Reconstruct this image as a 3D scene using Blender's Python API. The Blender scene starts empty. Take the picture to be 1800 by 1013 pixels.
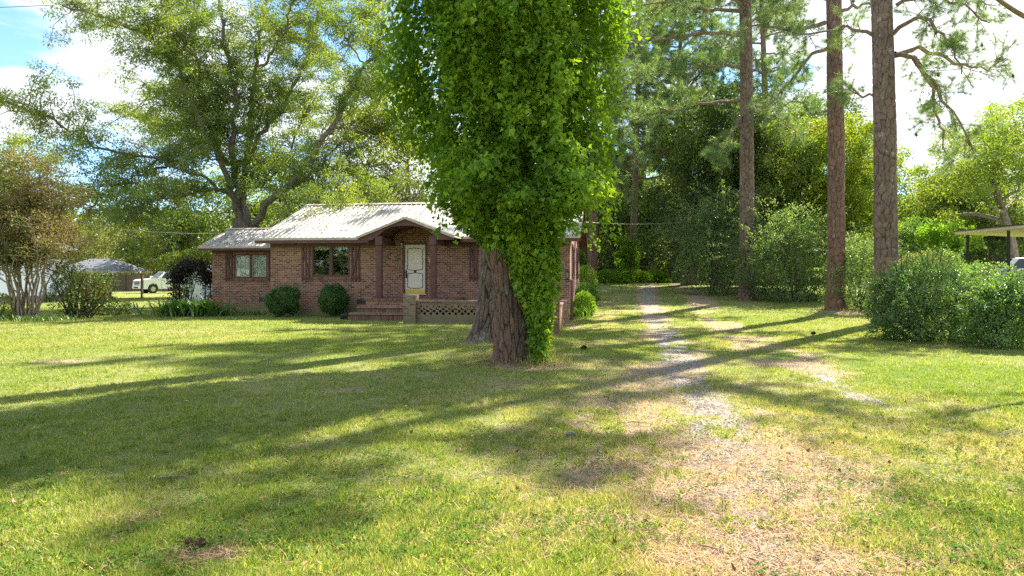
import bpy, math, random
import numpy as np
from mathutils import Vector, Matrix
R = math.radians
rng = np.random.default_rng(7)
random.seed(7)
scene = bpy.context.scene
COL = scene.collection

# ------------------------------------------------------------------ camera, sky, sun, exposure
FPX, CX, HY, CAMZ = 1200.0, 900.0, 487.0, 1.6      # focal length in photo pixels, centre, horizon, eye height
cam_d = bpy.data.cameras.new('camera'); cam = bpy.data.objects.new('camera', cam_d); COL.objects.link(cam)
cam.location = (0, 0, CAMZ); cam.rotation_euler = (R(90), 0, 0)
cam_d.sensor_width = 36; cam_d.lens = 24; cam_d.shift_y = -19.5/1800
cam_d.clip_start = 0.05; cam_d.clip_end = 3000
scene.camera = cam
SUN_EL, SUN_AZ = 46.0, 40.0            # azimuth measured from +Y towards +X
sd = Vector((math.sin(R(SUN_AZ))*math.cos(R(SUN_EL)), math.cos(R(SUN_AZ))*math.cos(R(SUN_EL)), math.sin(R(SUN_EL))))
ld = bpy.data.lights.new('sun', 'SUN'); ld.energy = 4.3; ld.angle = R(0.6); ld.color = (1, .945, .84)
lo = bpy.data.objects.new('sun', ld); COL.objects.link(lo); lo.rotation_euler = sd.to_track_quat('Z', 'Y').to_euler()
lo.location = (30, 40, 60)
world = bpy.data.worlds.new('World'); scene.world = world; world.use_nodes = True
wn, wl = world.node_tree.nodes, world.node_tree.links
wn.clear()
def wnode(t, **k):
    n = wn.new(t)
    for a, b in k.items(): setattr(n, a, b)
    return n
sky = wnode('ShaderNodeTexSky', sky_type='NISHITA', sun_disc=False, sun_elevation=R(SUN_EL), sun_rotation=R(SUN_AZ))
sky.air_density = 1.0; sky.dust_density = 0.2; sky.ozone_density = 1.2
tc = wnode('ShaderNodeTexCoord'); sep = wnode('ShaderNodeSeparateXYZ'); wl.new(tc.outputs['Generated'], sep.inputs[0])
mx = wnode('ShaderNodeMath', operation='MAXIMUM'); wl.new(sep.outputs[2], mx.inputs[0]); mx.inputs[1].default_value = 0.0
ad = wnode('ShaderNodeMath', operation='ADD'); wl.new(mx.outputs[0], ad.inputs[0]); ad.inputs[1].default_value = 0.22
dx = wnode('ShaderNodeMath', operation='DIVIDE'); wl.new(sep.outputs[0], dx.inputs[0]); wl.new(ad.outputs[0], dx.inputs[1])
dy = wnode('ShaderNodeMath', operation='DIVIDE'); wl.new(sep.outputs[1], dy.inputs[0]); wl.new(ad.outputs[0], dy.inputs[1])
cb = wnode('ShaderNodeCombineXYZ'); wl.new(dx.outputs[0], cb.inputs[0]); wl.new(dy.outputs[0], cb.inputs[1]); cb.inputs[2].default_value = 5.1
nz = wnode('ShaderNodeTexNoise'); nz.inputs['Scale'].default_value = 1.25; nz.inputs['Detail'].default_value = 9; nz.inputs['Roughness'].default_value = .58
nz.inputs['Distortion'].default_value = .35
wl.new(cb.outputs[0], nz.inputs['Vector'])
rp = wnode('ShaderNodeMapRange'); rp.interpolation_type = 'SMOOTHSTEP'
rp.inputs['From Min'].default_value = .44; rp.inputs['From Max'].default_value = .53; wl.new(nz.outputs['Fac'], rp.inputs['Value'])
cc = wnode('ShaderNodeValToRGB'); wl.new(nz.outputs['Fac'], cc.inputs[0])
cc.color_ramp.elements[0].position = .45; cc.color_ramp.elements[0].color = (.72, .80, .90, 1)
cc.color_ramp.elements[1].position = .68; cc.color_ramp.elements[1].color = (1, 1, 1, 1)
sc_ = wnode('ShaderNodeVectorMath', operation='SCALE'); wl.new(cc.outputs[0], sc_.inputs[0]); sc_.inputs['Scale'].default_value = 2.45
mixw = wnode('ShaderNodeMix', data_type='RGBA'); wl.new(rp.outputs[0], mixw.inputs[0]); tint = wnode('ShaderNodeVectorMath', operation='MULTIPLY'); wl.new(sky.outputs[0], tint.inputs[0]); tint.inputs[1].default_value = (.37, .46, .56); wl.new(tint.outputs[0], mixw.inputs[6]); wl.new(sc_.outputs[0], mixw.inputs[7])
bg = wnode('ShaderNodeBackground'); bg.inputs['Strength'].default_value = 0.15; wl.new(mixw.outputs[2], bg.inputs['Color'])
ow = wnode('ShaderNodeOutputWorld'); wl.new(bg.outputs[0], ow.inputs[0])
scene.view_settings.view_transform = 'Standard'; scene.view_settings.look = 'None'
scene.view_settings.gamma = 1; scene.view_settings.exposure = 2.05
scene.cycles.max_bounces = 6; scene.cycles.diffuse_bounces = 3; scene.cycles.glossy_bounces = 2
scene.cycles.transmission_bounces = 4; scene.cycles.transparent_max_bounces = 6
scene.cycles.use_denoising = False

# ------------------------------------------------------------------ numpy noise
def _h(ix, iy, s=0):
    n = (ix.astype(np.int64)*374761393 + iy.astype(np.int64)*668265263 + s*974634777) & 0xffffffff
    n = ((n ^ (n >> 13))*1274126177) & 0xffffffff
    n = n ^ (n >> 16)
    return (n & 0xffffff)/float(0xffffff)
def vnoise(x, y, s=0):
    x = np.asarray(x, float); y = np.asarray(y, float)
    ix = np.floor(x); iy = np.floor(y); fx = x-ix; fy = y-iy
    fx = fx*fx*(3-2*fx); fy = fy*fy*(3-2*fy)
    a = _h(ix, iy, s); b = _h(ix+1, iy, s); c = _h(ix, iy+1, s); d = _h(ix+1, iy+1, s)
    return (a*(1-fx)+b*fx)*(1-fy)+(c*(1-fx)+d*fx)*fy
def fbm(x, y, s=0, o=4):
    v = 0; a = .5; t = 0
    for i in range(o):
        v = v + a*vnoise(np.asarray(x)*2**i, np.asarray(y)*2**i, s+i*17); t += a; a *= .5
    return v/t
def sst(x, a=0., b=1.):
    t = np.clip((np.asarray(x, float)-a)/(b-a), 0, 1); return t*t*(3-2*t)
def gz(x, y):
    x = np.asarray(x, float); y = np.asarray(y, float)
    t = np.clip((y-25)/23, 0, 1)
    z = 1.12*(0.6*t+0.4*t*t*(3-2*t))*sst(x, -9, -1)
    z = z+.13*np.exp(-((x+.1)**2+(y-14.4)**2)/(2*1.7**2))
    z = z+.12*np.exp(-((x-13.4)**2+(y-28.2)**2)/(2*1.0**2))
    z = z+.05*(fbm(x*.35, y*.35, 3, 3)-.5)
    return z
def gzf(x, y): return float(gz(x, y))
def W(px, py, Y): return Vector(((px-CX)/FPX*Y, Y, CAMZ+(HY-py)/FPX*Y))
def at(px, Y, dz=0.):
    x = (px-CX)/FPX*Y; return Vector((x, Y, gzf(x, Y)+dz))

# ------------------------------------------------------------------ object helpers
def link(o): COL.objects.link(o); return o
def tag(o, label=None, cat=None, group=None, kind=None):
    if label: o['label'] = label
    if cat: o['category'] = cat
    if group: o['group'] = group
    if kind: o['kind'] = kind
    return o
def thing(name, label, cat, loc=(0, 0, 0), rz=0, group=None):
    o = bpy.data.objects.new(name, None); o.empty_display_size = .3
    link(o); o.location = loc; o.rotation_euler = (0, 0, rz)
    return tag(o, label, cat, group)
def meshobj(name, V, F, mat, parent=None, attrs=None, smooth=False, world=False):
    """V (n,3); F list/array of index tuples."""
    me = bpy.data.meshes.new(name)
    V = np.asarray(V, np.float32)
    if isinstance(F, np.ndarray):
        k = F.shape[1]; nf = len(F); li = F.ravel(); ls = np.arange(nf)*k
    else:
        ln = np.array([len(f) for f in F]); li = np.concatenate([np.asarray(f) for f in F]); ls = np.concatenate([[0], np.cumsum(ln)[:-1]]); nf = len(F)
    me.vertices.add(len(V)); me.vertices.foreach_set('co', V.ravel())
    me.loops.add(len(li)); me.loops.foreach_set('vertex_index', li.astype(np.int32))
    me.polygons.add(nf); me.polygons.foreach_set('loop_start', ls.astype(np.int32))
    me.polygons.foreach_set('use_smooth', np.full(nf, bool(smooth)))
    me.update(calc_edges=True)
    for k_, a in (attrs or {}).items():
        at_ = me.attributes.new(k_, 'FLOAT', 'POINT'); at_.data.foreach_set('value', np.asarray(a, np.float32))
    me.materials.append(mat)
    o = bpy.data.objects.new(name, me); link(o)
    if parent is not None:
        o.parent = parent
        if world:                      # vertices were given in world space
            m = parent_matrix(parent).inverted(); me.transform(m)
    return o
def parent_matrix(p):
    m = Matrix.LocRotScale(p.location, p.rotation_euler, p.scale)
    return (parent_matrix(p.parent) @ m) if p.parent else m
class MB:
    """collects simple solids into one mesh"""
    def __init__(s): s.V = []; s.F = []
    def add(s, vs, fs):
        n = len(s.V); s.V += [tuple(v) for v in vs]; s.F += [tuple(i+n for i in f) for f in fs]; return s
    def box(s, x0, x1, y0, y1, z0, z1):
        return s.add([(x0,y0,z0),(x1,y0,z0),(x1,y1,z0),(x0,y1,z0),(x0,y0,z1),(x1,y0,z1),(x1,y1,z1),(x0,y1,z1)],
                     [(0,3,2,1),(4,5,6,7),(0,1,5,4),(1,2,6,5),(2,3,7,6),(3,0,4,7)])
    def bar(s, a, b, w, h=None, up=(0, 0, 1)):
        a = Vector(a); b = Vector(b); h = h or w; d = (b-a).normalized(); u = Vector(up)
        if abs(d.dot(u)) > .98: u = Vector((0, 1, 0))
        r = d.cross(u).normalized()*w/2; t = r.normalized().cross(d).normalized()*h/2
        vs = [a-r-t, a+r-t, a+r+t, a-r+t, b-r-t, b+r-t, b+r+t, b-r+t]
        return s.add(vs, [(0,3,2,1),(4,5,6,7),(0,1,5,4),(1,2,6,5),(2,3,7,6),(3,0,4,7)])
    def cyl(s, a, b, r0, r1=None, n=14):
        a = Vector(a); b = Vector(b); r1 = r0 if r1 is None else r1; d = (b-a).normalized()
        u = Vector((0, 0, 1)) if abs(d.z) < .9 else Vector((1, 0, 0))
        e = d.cross(u).normalized(); f = e.cross(d)
        vs = []
        for p, r in ((a, r0), (b, r1)):
            for i in range(n):
                t = 2*math.pi*i/n; vs.append(p+e*(r*math.cos(t))+f*(r*math.sin(t)))
        fs = [(i, (i+1) % n, n+(i+1) % n, n+i) for i in range(n)]+[tuple(range(n))[::-1], tuple(range(n, 2*n))]
        return s.add(vs, fs)
    def prism(s, poly, y0, y1):        # polygon of (x,z) extruded along y
        n = len(poly)
        vs = [(x, y0, z) for x, z in poly]+[(x, y1, z) for x, z in poly]
        fs = [(i, (i+1) % n, n+(i+1) % n, n+i) for i in range(n)]+[tuple(range(n))[::-1], tuple(range(n, 2*n))]
        return s.add(vs, fs)
    def obj(s, name, mat, parent=None, bevel=0, smooth=False, world=False):
        o = meshobj(name, s.V, s.F, mat, parent, smooth=smooth, world=world)
        if bevel:
            m = o.modifiers.new('bevel', 'BEVEL'); m.width = bevel; m.segments = 2; m.limit_method = 'ANGLE'
        return o

# ------------------------------------------------------------------ materials
class NT:
    def __init__(s, name):
        s.m = bpy.data.materials.new(name); s.m.use_nodes = True
        s.n, s.l = s.m.node_tree.nodes, s.m.node_tree.links; s.n.clear()
        s.out = s.n.new('ShaderNodeOutputMaterial')
    def node(s, t, ins=None, **k):
        n = s.n.new(t)
        for a, b in k.items(): setattr(n, a, b)
        for a, b in (ins or {}).items(): s.put(n, a, b)
        return n
    def put(s, n, a, b):
        if isinstance(b, bpy.types.NodeSocket): s.l.new(b, n.inputs[a])
        else: n.inputs[a].default_value = b
    def math(s, op, a, b=0.0, c=None):
        n = s.node('ShaderNodeMath', operation=op); s.put(n, 0, a); s.put(n, 1, b)
        if c is not None: s.put(n, 2, c)
        return n.outputs[0]
    def mix(s, f, a, b, bt='MIX'):
        n = s.node('ShaderNodeMix', data_type='RGBA', blend_type=bt); s.put(n, 0, f)
        s.put(n, 6, a if isinstance(a, bpy.types.NodeSocket) else (*a, 1)); s.put(n, 7, b if isinstance(b, bpy.types.NodeSocket) else (*b, 1))
        return n.outputs[2]
    def rng(s, v, a, b, c=0., d=1.):
        n = s.node('ShaderNodeMapRange', interpolation_type='SMOOTHSTEP'); s.put(n, 'Value', v)
        s.put(n, 'From Min', a); s.put(n, 'From Max', b); s.put(n, 'To Min', c); s.put(n, 'To Max', d)
        return n.outputs[0]
    def noise(s, vec=None, scale=5., detail=4., rough=.55, dist=0.):
        n = s.node('ShaderNodeTexNoise', {'Scale': scale, 'Detail': detail, 'Roughness': rough, 'Distortion': dist})
        if vec is not None: s.l.new(vec, n.inputs['Vector'])
        return n.outputs['Fac']
    def coord(s, which='Object'): return s.node('ShaderNodeTexCoord').outputs[which]
    def scaled(s, vec, x, y, z):
        n = s.node('ShaderNodeMapping'); s.l.new(vec, n.inputs[0]); n.inputs['Scale'].default_value = (x, y, z); return n.outputs[0]
    def ramp(s, f, stops, const=False):
        n = s.node('ShaderNodeValToRGB'); s.l.new(f, n.inputs[0]); cr = n.color_ramp
        if const: cr.interpolation = 'CONSTANT'
        while len(cr.elements) < len(stops): cr.elements.new(.5)
        for e, (p, c) in zip(cr.elements, stops): e.position = p; e.color = (*c, 1)
        return n.outputs[0]
    def attr(s, name): return s.node('ShaderNodeAttribute', attribute_name=name).outputs['Fac']
    def pos(s): return s.node('ShaderNodeNewGeometry').outputs['Position']
    def bump(s, h, st=.5, d=.02):
        return s.node('ShaderNodeBump', {'Height': h, 'Strength': st, 'Distance': d}).outputs[0]
    def done(s, color, rough=.6, metal=0., normal=None, spec=.5, **k):
        p = s.node('ShaderNodeBsdfPrincipled'); s.put(p, 'Base Color', color if isinstance(color, bpy.types.NodeSocket) else (*color, 1))
        s.put(p, 'Roughness', rough); s.put(p, 'Metallic', metal); s.put(p, 'Specular IOR Level', spec)
        if normal is not None: s.l.new(normal, p.inputs['Normal'])
        for a, b in k.items(): s.put(p, a, b)
        s.l.new(p.outputs[0], s.out.inputs[0]); return s.m
def leafmat(name, stops, tcol=(1.25, 1.35, .45), trans=.45, gloss=.06, rough=.4, patch=.35):
    t = NT(name)
    r = t.attr('rnd'); pn = t.noise(t.pos(), .55, 3.)
    f = t.math('ADD', t.math('MULTIPLY', r, 1-patch), t.math('MULTIPLY', t.rng(pn, .3, .7), patch))
    c = t.ramp(f, stops)
    d = t.node('ShaderNodeBsdfDiffuse', {'Color': c})
    tm = t.mix(1., c, tcol, 'MULTIPLY')
    tr = t.node('ShaderNodeBsdfTranslucent', {'Color': tm})
    m1 = t.node('ShaderNodeMixShader', {0: trans, 1: d.outputs[0], 2: tr.outputs[0]})
    gloss = gloss*.45; g = t.node('ShaderNodeBsdfGlossy', {'Color': (1, 1, 1, 1), 'Roughness': rough})
    m2 = t.node('ShaderNodeMixShader', {0: gloss, 1: m1.outputs[0], 2: g.outputs[0]})
    t.l.new(m2.outputs[0], t.out.inputs[0]); return t.m
M = {}
M['ivy'] = leafmat('ivy_leaf', [(0, (.05, .12, .012)), (.4, (.14, .27, .024)), (.75, (.28, .43, .04)), (.985, (.48, .58, .07)), (1, (.72, .52, .03))], (1.7, 1.5, .4), .45, .035)
M['pecan'] = leafmat('pecan_leaf', [(0, (.07, .14, .022)), (.5, (.17, .25, .040)), (.85, (.30, .34, .05)), (1, (.48, .42, .06))], (1.6, 1.5, .5), .46, .08, .42)
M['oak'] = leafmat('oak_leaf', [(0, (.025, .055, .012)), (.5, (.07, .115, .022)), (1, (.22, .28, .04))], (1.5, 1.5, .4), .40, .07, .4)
M['yellowgreen'] = leafmat('yellow_green_leaf', [(0, (.08, .15, .02)), (.5, (.19, .28, .03)), (1, (.44, .46, .045))], (1.3, 1.2, .4), .5, .04)
M['lime'] = leafmat('lime_leaf', [(0, (.09, .18, .02)), (.5, (.19, .33, .035)), (1, (.34, .42, .05))], (1.3, 1.35, .4), .5, .04)
M['olive'] = leafmat('olive_leaf', [(0, (.10, .13, .035)), (.5, (.20, .22, .07)), (1, (.37, .33, .11))], (1.3, 1.2, .5), .42, .04)
M['silver'] = leafmat('silvery_shrub_leaf', [(0, (.04, .10, .03)), (.5, (.13, .22, .065)), (1, (.40, .47, .2))], (1.5, 1.5, .5), .38, .08, .38, )
M['glossy'] = leafmat('glossy_shrub_leaf', [(0, (.04, .10, .03)), (.45, (.12, .22, .06)), (.85, (.24, .37, .10)), (1, (.36, .48, .13))], (1.5, 1.5, .4), .40, .10, .34)
M['box'] = leafmat('clipped_bush_leaf', [(0, (.025, .075, .015)), (.6, (.075, .17, .03)), (1, (.18, .30, .06))], (1.4, 1.5, .4), .25, .06)
M['dry'] = leafmat('dry_twig_leaf', [(0, (.08, .11, .03)), (.4, (.17, .19, .06)), (.7, (.27, .20, .09)), (1, (.44, .27, .17))], (1.3, 1.2, .6), .4, .03)
M['purple'] = leafmat('dark_vine_leaf', [(0, (.015, .02, .012)), (.6, (.04, .035, .02)), (1, (.11, .06, .04))], (1.2, 1., .5), .3, .06)
M['fern'] = leafmat('strap_leaf', [(0, (.04, .11, .018)), (.5, (.09, .20, .035)), (1, (.34, .44, .13))], (1.3, 1.3, .4), .35, .09, .35)
M['weed'] = leafmat('lawn_weed_leaf', [(0, (.05, .12, .02)), (1, (.20, .32, .06))], (1.3, 1.3, .4), .35, .0)
M['red'] = leafmat('red_flower', [(0, (.35, .03, .02)), (1, (.6, .08, .04))], (1.2, .6, .4), .4, .04)
M['needle'] = leafmat('pine_needle', [(0, (.07, .14, .05)), (.5, (.16, .26, .085)), (.85, (.34, .42, .11)), (.97, (.54, .50, .12)), (1, (.50, .24, .06))], (1.3, 1.3, .6), .38, .10, .4)
M['crape'] = M['dry']
M['far'] = leafmat('far_wood_leaf', [(0, (.09, .12, .035)), (.5, (.17, .20, .06)), (1, (.32, .28, .09))], (1.3, 1.3, .5), .4, .04)
M['grass'] = None
def grassmat():
    t = NT('grass_blade')
    r = t.attr('rnd'); d = t.attr('dry')
    g = t.ramp(r, [(0, (.065, .135, .018)), (.35, (.155, .25, .035)), (.7, (.31, .39, .07)), (1, (.56, .55, .20))])
    dr = t.ramp(r, [(0, (.28, .22, .11)), (.5, (.50, .42, .22)), (1, (.72, .63, .38))])
    c = t.mix(d, g, dr)
    df = t.node('ShaderNodeBsdfDiffuse', {'Color': c}); tr = t.node('ShaderNodeBsdfTranslucent', {'Color': t.mix(1., c, (1.35, 1.3, .5), 'MULTIPLY')})
    m1 = t.node('ShaderNodeMixShader', {0: .42, 1: df.outputs[0], 2: tr.outputs[0]})
    gl = t.node('ShaderNodeBsdfGlossy', {'Roughness': .5}); m2 = t.node('ShaderNodeMixShader', {0: .008, 1: m1.outputs[0], 2: gl.outputs[0]})
    t.l.new(m2.outputs[0], t.out.inputs[0]); return t.m
M['grass'] = grassmat()
def barkmat(name, cols, lichen=.0):
    t = NT(name)
    f = t.attr('furrow'); r = t.attr('rnd'); p = t.pos()
    n1 = t.noise(t.scaled(p, 1, 1, .35), 14., 6., .65); n2 = t.noise(p, 60., 3.)
    plate = t.ramp(t.math('ADD', t.math('MULTIPLY', r, .6), t.math('MULTIPLY', n1, .45)), [(.12, cols[1]), (.45, cols[2]), (.85, cols[3])])
    c = t.mix(t.rng(t.math('ADD', f, t.math('MULTIPLY', t.math('SUBTRACT', n1, .5), .35)), -.04, .20), cols[0], plate)
    if lichen: c = t.mix(t.math('MULTIPLY', t.rng(t.noise(p, 3.5, 5.), .60, .72), lichen), c, (.42, .45, .40))
    b = t.bump(t.math('ADD', t.math('MULTIPLY', n1, .8), t.math('MULTIPLY', n2, .3)), .8, .03)
    return t.done(c, .9, normal=b, spec=.2)
M['bark'] = barkmat('pine_bark', [(.040, .028, .021), (.11, .078, .060), (.175, .125, .098), (.25, .17, .125)], .5)
M['bark_red'] = barkmat('red_pine_bark', [(.040, .027, .020), (.115, .078, .059), (.175, .115, .086), (.27, .145, .095)], .5)
def branchmat(name, a, b):
    t = NT(name); p = t.pos(); n = t.noise(t.scaled(p, 1, 1, .4), 9., 5.)
    return t.done(t.ramp(n, [(.3, a), (.7, b)]), .9, normal=t.bump(n, .7, .03), spec=.2)
M['limb'] = branchmat('limb_bark', (.10, .08, .06), (.27, .22, .17))
M['limb_pine'] = branchmat('pine_limb_bark', (.13, .09, .065), (.30, .21, .15))
M['stem'] = branchmat('pale_stem_bark', (.20, .15, .10), (.42, .33, .23))
M['darkstem'] = branchmat('dark_stem_bark', (.05, .04, .03), (.13, .10, .07))

def brickmat(name, bw=.205, bh=.0765, moss=0., rowlock=False, mortar=(.62, .49, .36), stops=None, dark=1.):
    t = NT(name)
    tcn = t.node('ShaderNodeTexCoord'); o = t.node('ShaderNodeSeparateXYZ', {0: tcn.outputs['Object']}); nn = t.node('ShaderNodeSeparateXYZ', {0: tcn.outputs['Normal']})
    side = t.math('GREATER_THAN', t.math('ABSOLUTE', nn.outputs[0]), .6); top = t.math('GREATER_THAN', t.math('ABSOLUTE', nn.outputs[2]), .6)
    u = t.math('ADD', t.math('MULTIPLY', o.outputs[0], t.math('SUBTRACT', 1., side)), t.math('MULTIPLY', o.outputs[1], side))
    v = t.math('ADD', t.math('MULTIPLY', o.outputs[2], t.math('SUBTRACT', 1., top)), t.math('MULTIPLY', o.outputs[1], top))
    if rowlock: bw, bh = .075, .2
    vz = t.math('DIVIDE', v, bh); row = t.math('FLOOR', vz); fz = t.math('FRACT', vz)
    ux = t.math('ADD', t.math('DIVIDE', u, bw), t.math('MULTIPLY', t.math('MODULO', t.math('ABSOLUTE', row), 2.), .5)); col = t.math('FLOOR', ux); fx = t.math('FRACT', ux)
    ex = t.math('MULTIPLY', t.math('MINIMUM', fx, t.math('SUBTRACT', 1., fx)), bw); ez = t.math('MULTIPLY', t.math('MINIMUM', fz, t.math('SUBTRACT', 1., fz)), bh)
    e = t.math('MINIMUM', ex, ez)
    cv = t.node('ShaderNodeCombineXYZ', {0: col, 1: row, 2: side})
    wn_ = t.node('ShaderNodeTexWhiteNoise', {'Vector': cv.outputs[0]}); rnd = wn_.outputs['Value']
    c = t.ramp(rnd, stops or [(0, (.055, .035, .035)), (.10, (.135, .052, .034)), (.4, (.24, .090, .052)), (.75, (.31, .128, .07)), (1, (.39, .20, .11))])
    big = t.noise(tcn.outputs['Object'], 1.1, 4.)
    c = t.mix(t.math('MULTIPLY', t.rng(big, .3, .75), .35), c, (.36, .19, .12))
    ns = t.noise(tcn.outputs['Object'], 45., 3.)
    c = t.mix(t.math('MULTIPLY', ns, .35), c, (.10, .06, .05))
    mm = t.rng(e, .0045, .008)
    mcol = t.mix(t.noise(tcn.outputs['Object'], 4., 3.), mortar, tuple(x*.6 for x in mortar))
    c = t.mix(mm, mcol, c)
    if moss:
        zz = t.rng(o.outputs[2], 0., .75, 1., 0.)
        ms = t.math('MULTIPLY', t.rng(t.math('ADD', t.noise(tcn.outputs['Object'], 1.3, 5.), t.math('MULTIPLY', zz, .35 if moss < .9 else .5)), .62, .85), moss)
        c = t.mix(ms, c, (.20, .20, .09))
    return t.done(c, .88, normal=t.bump(t.math('ADD', mm, t.math('MULTIPLY', ns, .3)), .6, .012), spec=.25)
M['brick'] = brickmat('house_brick', moss=.75)
M['brick_moss'] = brickmat('mossy_planter_brick', moss=.55, mortar=(.42, .36, .26), stops=[(0, (.12, .08, .05)), (.5, (.22, .15, .09)), (1, (.32, .22, .14))])
M['rowlock'] = brickmat('rowlock_brick', rowlock=True, mortar=(.10, .08, .06), stops=[(0, (.12, .05, .04)), (.5, (.24, .11, .08)), (1, (.32, .17, .12))])
M['brick_sun'] = brickmat('garden_wall_brick', moss=.3, mortar=(.46, .36, .27))
def paint(name, c, rough=.55, var=.18, bump=.15, sc=5.):
    t = NT(name); p = t.coord(); n = t.noise(p, sc, 5.); n2 = t.noise(p, sc*12, 3.)
    col = t.mix(t.rng(n, .3, .75), c, tuple(x*(1-var) for x in c))
    return t.done(col, rough, normal=t.bump(n2, bump, .01), spec=.35)
M['brown'] = paint('brown_trim_paint', (.135, .058, .048), .6, .3)
M['soffit'] = paint('brown_soffit_paint', (.17, .075, .055), .7, .3)
M['cream'] = paint('cream_door_paint', (.84, .74, .60), .5, .08)
M['dark_line'] = paint('dark_moulding', (.06, .04, .03), .5)
M['brass'] = NT('brass').done((.72, .46, .10), .35, .7)
M['blackmetal'] = paint('black_metal', (.03, .03, .03), .5)
M['white'] = paint('white_paint', (.78, .78, .76), .5, .1)
M['gutter'] = paint('pale_gutter', (.52, .44, .34), .5, .25)
M['curtain'] = paint('white_curtain', (.78, .76, .68), .9, .15)
M['dark_in'] = paint('dark_interior', (.05, .045, .04), .9)
def roofmat():
    t = NT('metal_roof'); p = t.coord(); n = t.noise(t.scaled(p, 3, .6, .6), 1.2, 6., .6); n2 = t.noise(p, 22., 4.); n3 = t.noise(t.scaled(p, 1.2, .5, 1), .35, 3.)
    c = t.mix(t.rng(n, .35, .75), (.42, .40, .36), (.29, .25, .20))
    c = t.mix(t.math('MULTIPLY', t.rng(n2, .54, .66), .7), c, (.20, .15, .10))
    c = t.mix(t.math('MULTIPLY', t.rng(n3, .4, .65), .25), c, (.66, .58, .44))
    return t.done(c, .5, .05, normal=t.bump(n2, .1, .01))
M['roof'] = roofmat()
def glassmat(name, tint=(.9, .95, .92)):
    t = NT(name)
    tr = t.node('ShaderNodeBsdfTransparent', {'Color': (*tint, 1)}); g = t.node('ShaderNodeBsdfGlossy', {'Roughness': .03, 'Color': (1, 1, 1, 1)})
    fr = t.node('ShaderNodeFresnel', {'IOR': 1.5}); f = t.math('ADD', t.math('MULTIPLY', fr.outputs[0], .9), .02)
    m = t.node('ShaderNodeMixShader', {0: f, 1: tr.outputs[0], 2: g.outputs[0]}); t.l.new(m.outputs[0], t.out.inputs[0]); return t.m
M['glass'] = glassmat('window_glass')
M['carpaint'] = NT('white_car_paint').done((.80, .79, .76), .3, 0, **{'Coat Weight': .6})
M['carglass'] = NT('car_glass').done((.03, .045, .06), .08)
M['rubber'] = paint('rubber', (.03, .03, .03), .8)
M['chrome'] = NT('chrome').done((.55, .56, .58), .25, .9)
M['greygrille'] = paint('grey_grille', (.12, .13, .15), .4)
M['headlamp'] = NT('headlamp_lens').done((.45, .48, .5), .1)
M['orange'] = paint('orange_board', (.60, .26, .10), .8, .25)
M['shingle'] = paint('grey_shingle', (.19, .195, .21), .85, .3, .4, 9)
M['fencewood'] = paint('weathered_fence_wood', (.23, .17, .13), .85, .35, .3)
M['siding'] = paint('pale_blue_siding', (.20, .24, .28), .7, .12)
M['bluetarp'] = paint('pale_blue_panel', (.62, .70, .80), .6, .15)
M['post'] = paint('weathered_post', (.32, .24, .18), .8, .3)
M['canopy'] = paint('cream_canopy', (.74, .66, .50), .6, .12)
M['wire'] = NT('wire').done((.42, .40, .37), .6)
M['darkwire'] = NT('dark_wire').done((.06, .06, .06), .6)
M['lampred'] = paint('dark_red_post_paint', (.20, .085, .07), .6, .3)
M['cone'] = paint('pine_cone_scale', (.12, .065, .04), .9, .4, .4, 30)
M['stone'] = paint('stone', (.22, .19, .16), .9, .3, .4, 12)
M['gravel'] = None
t = NT('gravel_stone'); M['gravel'] = t.done(t.ramp(t.attr('rnd'), [(0, (.13, .115, .10)), (.5, (.31, .285, .26)), (1, (.56, .53, .49))]), .85, spec=.3)
t = NT('leaf_litter'); M['litter'] = t.done(t.ramp(t.attr('rnd'), [(0, (.10, .05, .03)), (.5, (.26, .14, .07)), (.85, (.42, .26, .13)), (1, (.65, .50, .08))]), .85, spec=.2)
t = NT('pine_straw'); M['straw'] = t.done(t.ramp(t.attr('rnd'), [(0, (.20, .11, .06)), (.5, (.38, .23, .13)), (1, (.55, .38, .22))]), .85, spec=.2)

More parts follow.
